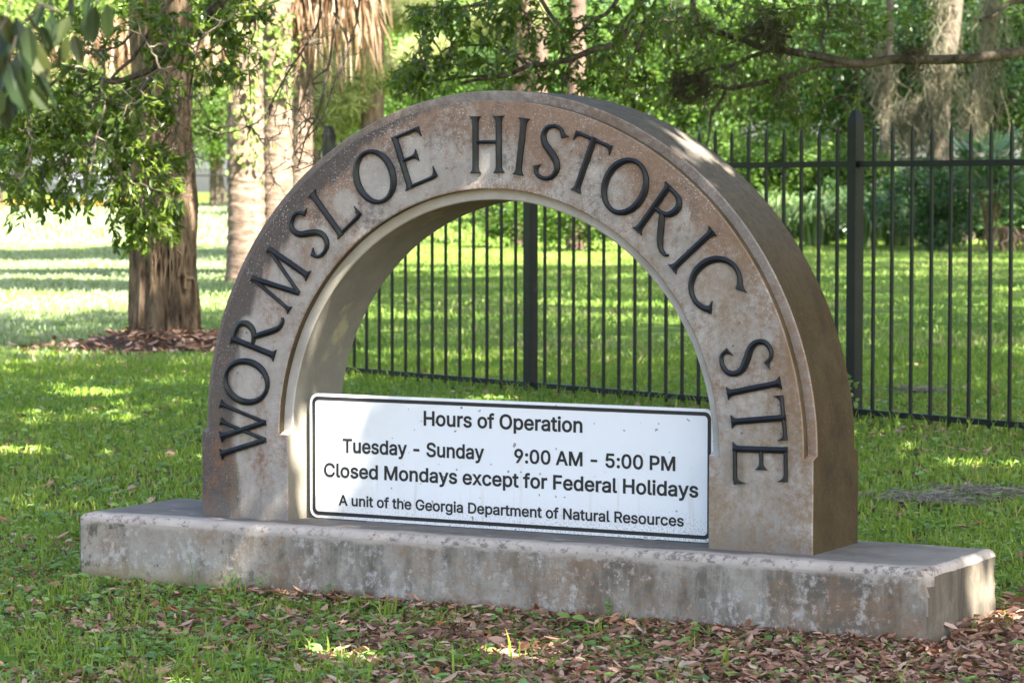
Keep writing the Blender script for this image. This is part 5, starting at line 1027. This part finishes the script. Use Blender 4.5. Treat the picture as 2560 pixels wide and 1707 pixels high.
ring = rng.normal(size=(900, 2)) * .6; fallen(np.concatenate([OB[:2] + ring, .02 + .2 * np.exp(-(ring ** 2).sum(1, keepdims=True) / .35)], 1), .06, .13)
tag(D_.build('dead_leaves', M['litter']), 'brown fallen oak leaves lying on the ground', 'leaves', kind='stuff')
F_ = MB(); P = scatter(900, 126.0, 131.0, -300, 420, 1.0); P[:, 2] += rng.uniform(.15, .5, len(P)); diamonds(F_, P, rand_dirs(len(P)), rand_dirs(len(P)), .10, .08); tag(F_.build('wildflowers', M['flower']), 'band of yellow wildflowers at the foot of the far fence', 'flowers', kind='stuff')
# weeds one can count, growing against the plinth's front
def weed(px, H, n, lw, lab, bare=False):
    d = 9.6
    for _ in range(20):
        P = on_ground(px, d); d += (PY0 - .03 - P[1]) / FW[1] * .7
    t = tag(bpy.data.objects.new('weed', None), lab, 'weed', 'weeds against the plinth front'); COL.objects.link(t); t.location = Vector(P); sm = MB(); lm = MB()
    tip = P + np.array([random.uniform(-.02, .02) - (.03 if bare else 0), -.01, H]); C = bez(P - np.array([0, 0, .01]), (P + tip) / 2 + np.array([.012, 0, 0]), tip, 9); sm.tube(C, np.linspace(.0018, .0008, 9), 5, .5)
    for i in range(n):
        k = 2 + int(6 * i / max(1, n - 1)) if not bare else random.randint(0, 8); a = random.random() * 6.28; D = np.array([[math.cos(a), math.sin(a) * .6, .55]]); p = C[k] + D[0] * .012; sm.tube([C[k], p], .0007, 4, .5); leaves(lm, p[None], D, np.array([[0, -.5, 1.0]]) + rng.normal(size=(1, 3)) * .3, lw * random.uniform(.7, 1.2), lw * (.9 if lw < .02 else .4), .1, .1)
    sm.build('stem', M['weed'], t); lm.build('leaves', M['weed'], t)
weed(583, .055, 9, .034, 'small light green weed with narrow leaves against the plinth front')
weed(480, .13, 12, .008, 'tall bare-stemmed weed stalk against the left of the plinth front')
weed(1532, .075, 16, .016, 'clover-like weed with round leaves against the middle of the plinth front')
weed(660, .06, 8, .03, 'broad-leaved weed growing just right of the narrow-leaved one at the plinth')
weed(820, .05, 8, .03, 'low leafy weed at the plinth front below the sign’s left end')
# twigs and moss dropped on the ground
for px, py, l, a, r, lab in [(1430, 1612, .22, .2, .003, 'thin grey stick lying on dead leaves before the middle of the plinth'), (2330, 1632, .16, .5, .004, 'short stick lying on dead leaves before the plinth’s right corner'), (20, 1610, .1, 1.9, .003, 'pale twig in the grass at the lower left edge')]:
    B = ground(px, py); q = RT * math.cos(a) * l + np.array([-RT[1], RT[0], 0]) * math.sin(a) * l; mb = MB(); mb.tube(spline([B + np.array([0, 0, .012]), B + q * .5 + np.array([0, 0, .022]), B + q + np.array([0, 0, .012])], 5), r, 5, .5); tag(mb.build('stick', M['twig']), lab, 'stick', 'fallen sticks')
for px, py, lab in [(2330, 1262, 'grey moss tangle fallen on the grass, nearer the plinth'), (2470, 1245, 'grey moss tangle fallen on the grass, nearer the right edge'), (2290, 985, 'pale moss tangle on the grass beyond the fence')]:
    B = ground(px, py); mb = MB(); d = depth(B)
    for i in range(150):
        c = B + np.array([rng.normal() * .13, rng.normal() * .1, .025 + .02 * random.random()]); a = rand_dirs(2) * np.array([1, 1, .35]); r = random.uniform(.02, .08); th = np.linspace(0, random.uniform(2, 5), 7); mb.tube(c + r * (np.cos(th)[:, None] * a[0] + np.sin(th)[:, None] * a[1]), .0018, 3, random.random())
    tag(mb.build('fallen_moss', M['moss_grey']), lab, 'moss', 'moss fallen on the grass')
t = thing('creeping_vine', 'small green creeping vine at the foot of the tall fence post', 'vine', B2); sm = MB(); lm = MB(); VP = [at(2128 + 8 * math.sin(i * 1.7), 1062 - 12 * i, D2 - .10) for i in range(11)]; sm.tube(spline(VP, 4), .002, 5, .5); sm.build('stem', M['vine'], t)
LP = np.array([VP[i] + rng.normal(size=3) * .012 for i in range(11) for _ in range(2)]); LD = rand_dirs(22) + RT * rng.choice([-.7, 1.2], 22)[:, None]; leaves(lm, LP, LD, -FW[None] + rng.normal(size=(22, 3)) * .4, rng.uniform(.035, .06, 22), rng.uniform(.022, .035, 22), .1, .1); lm.build('leaves', M['weed'], t)
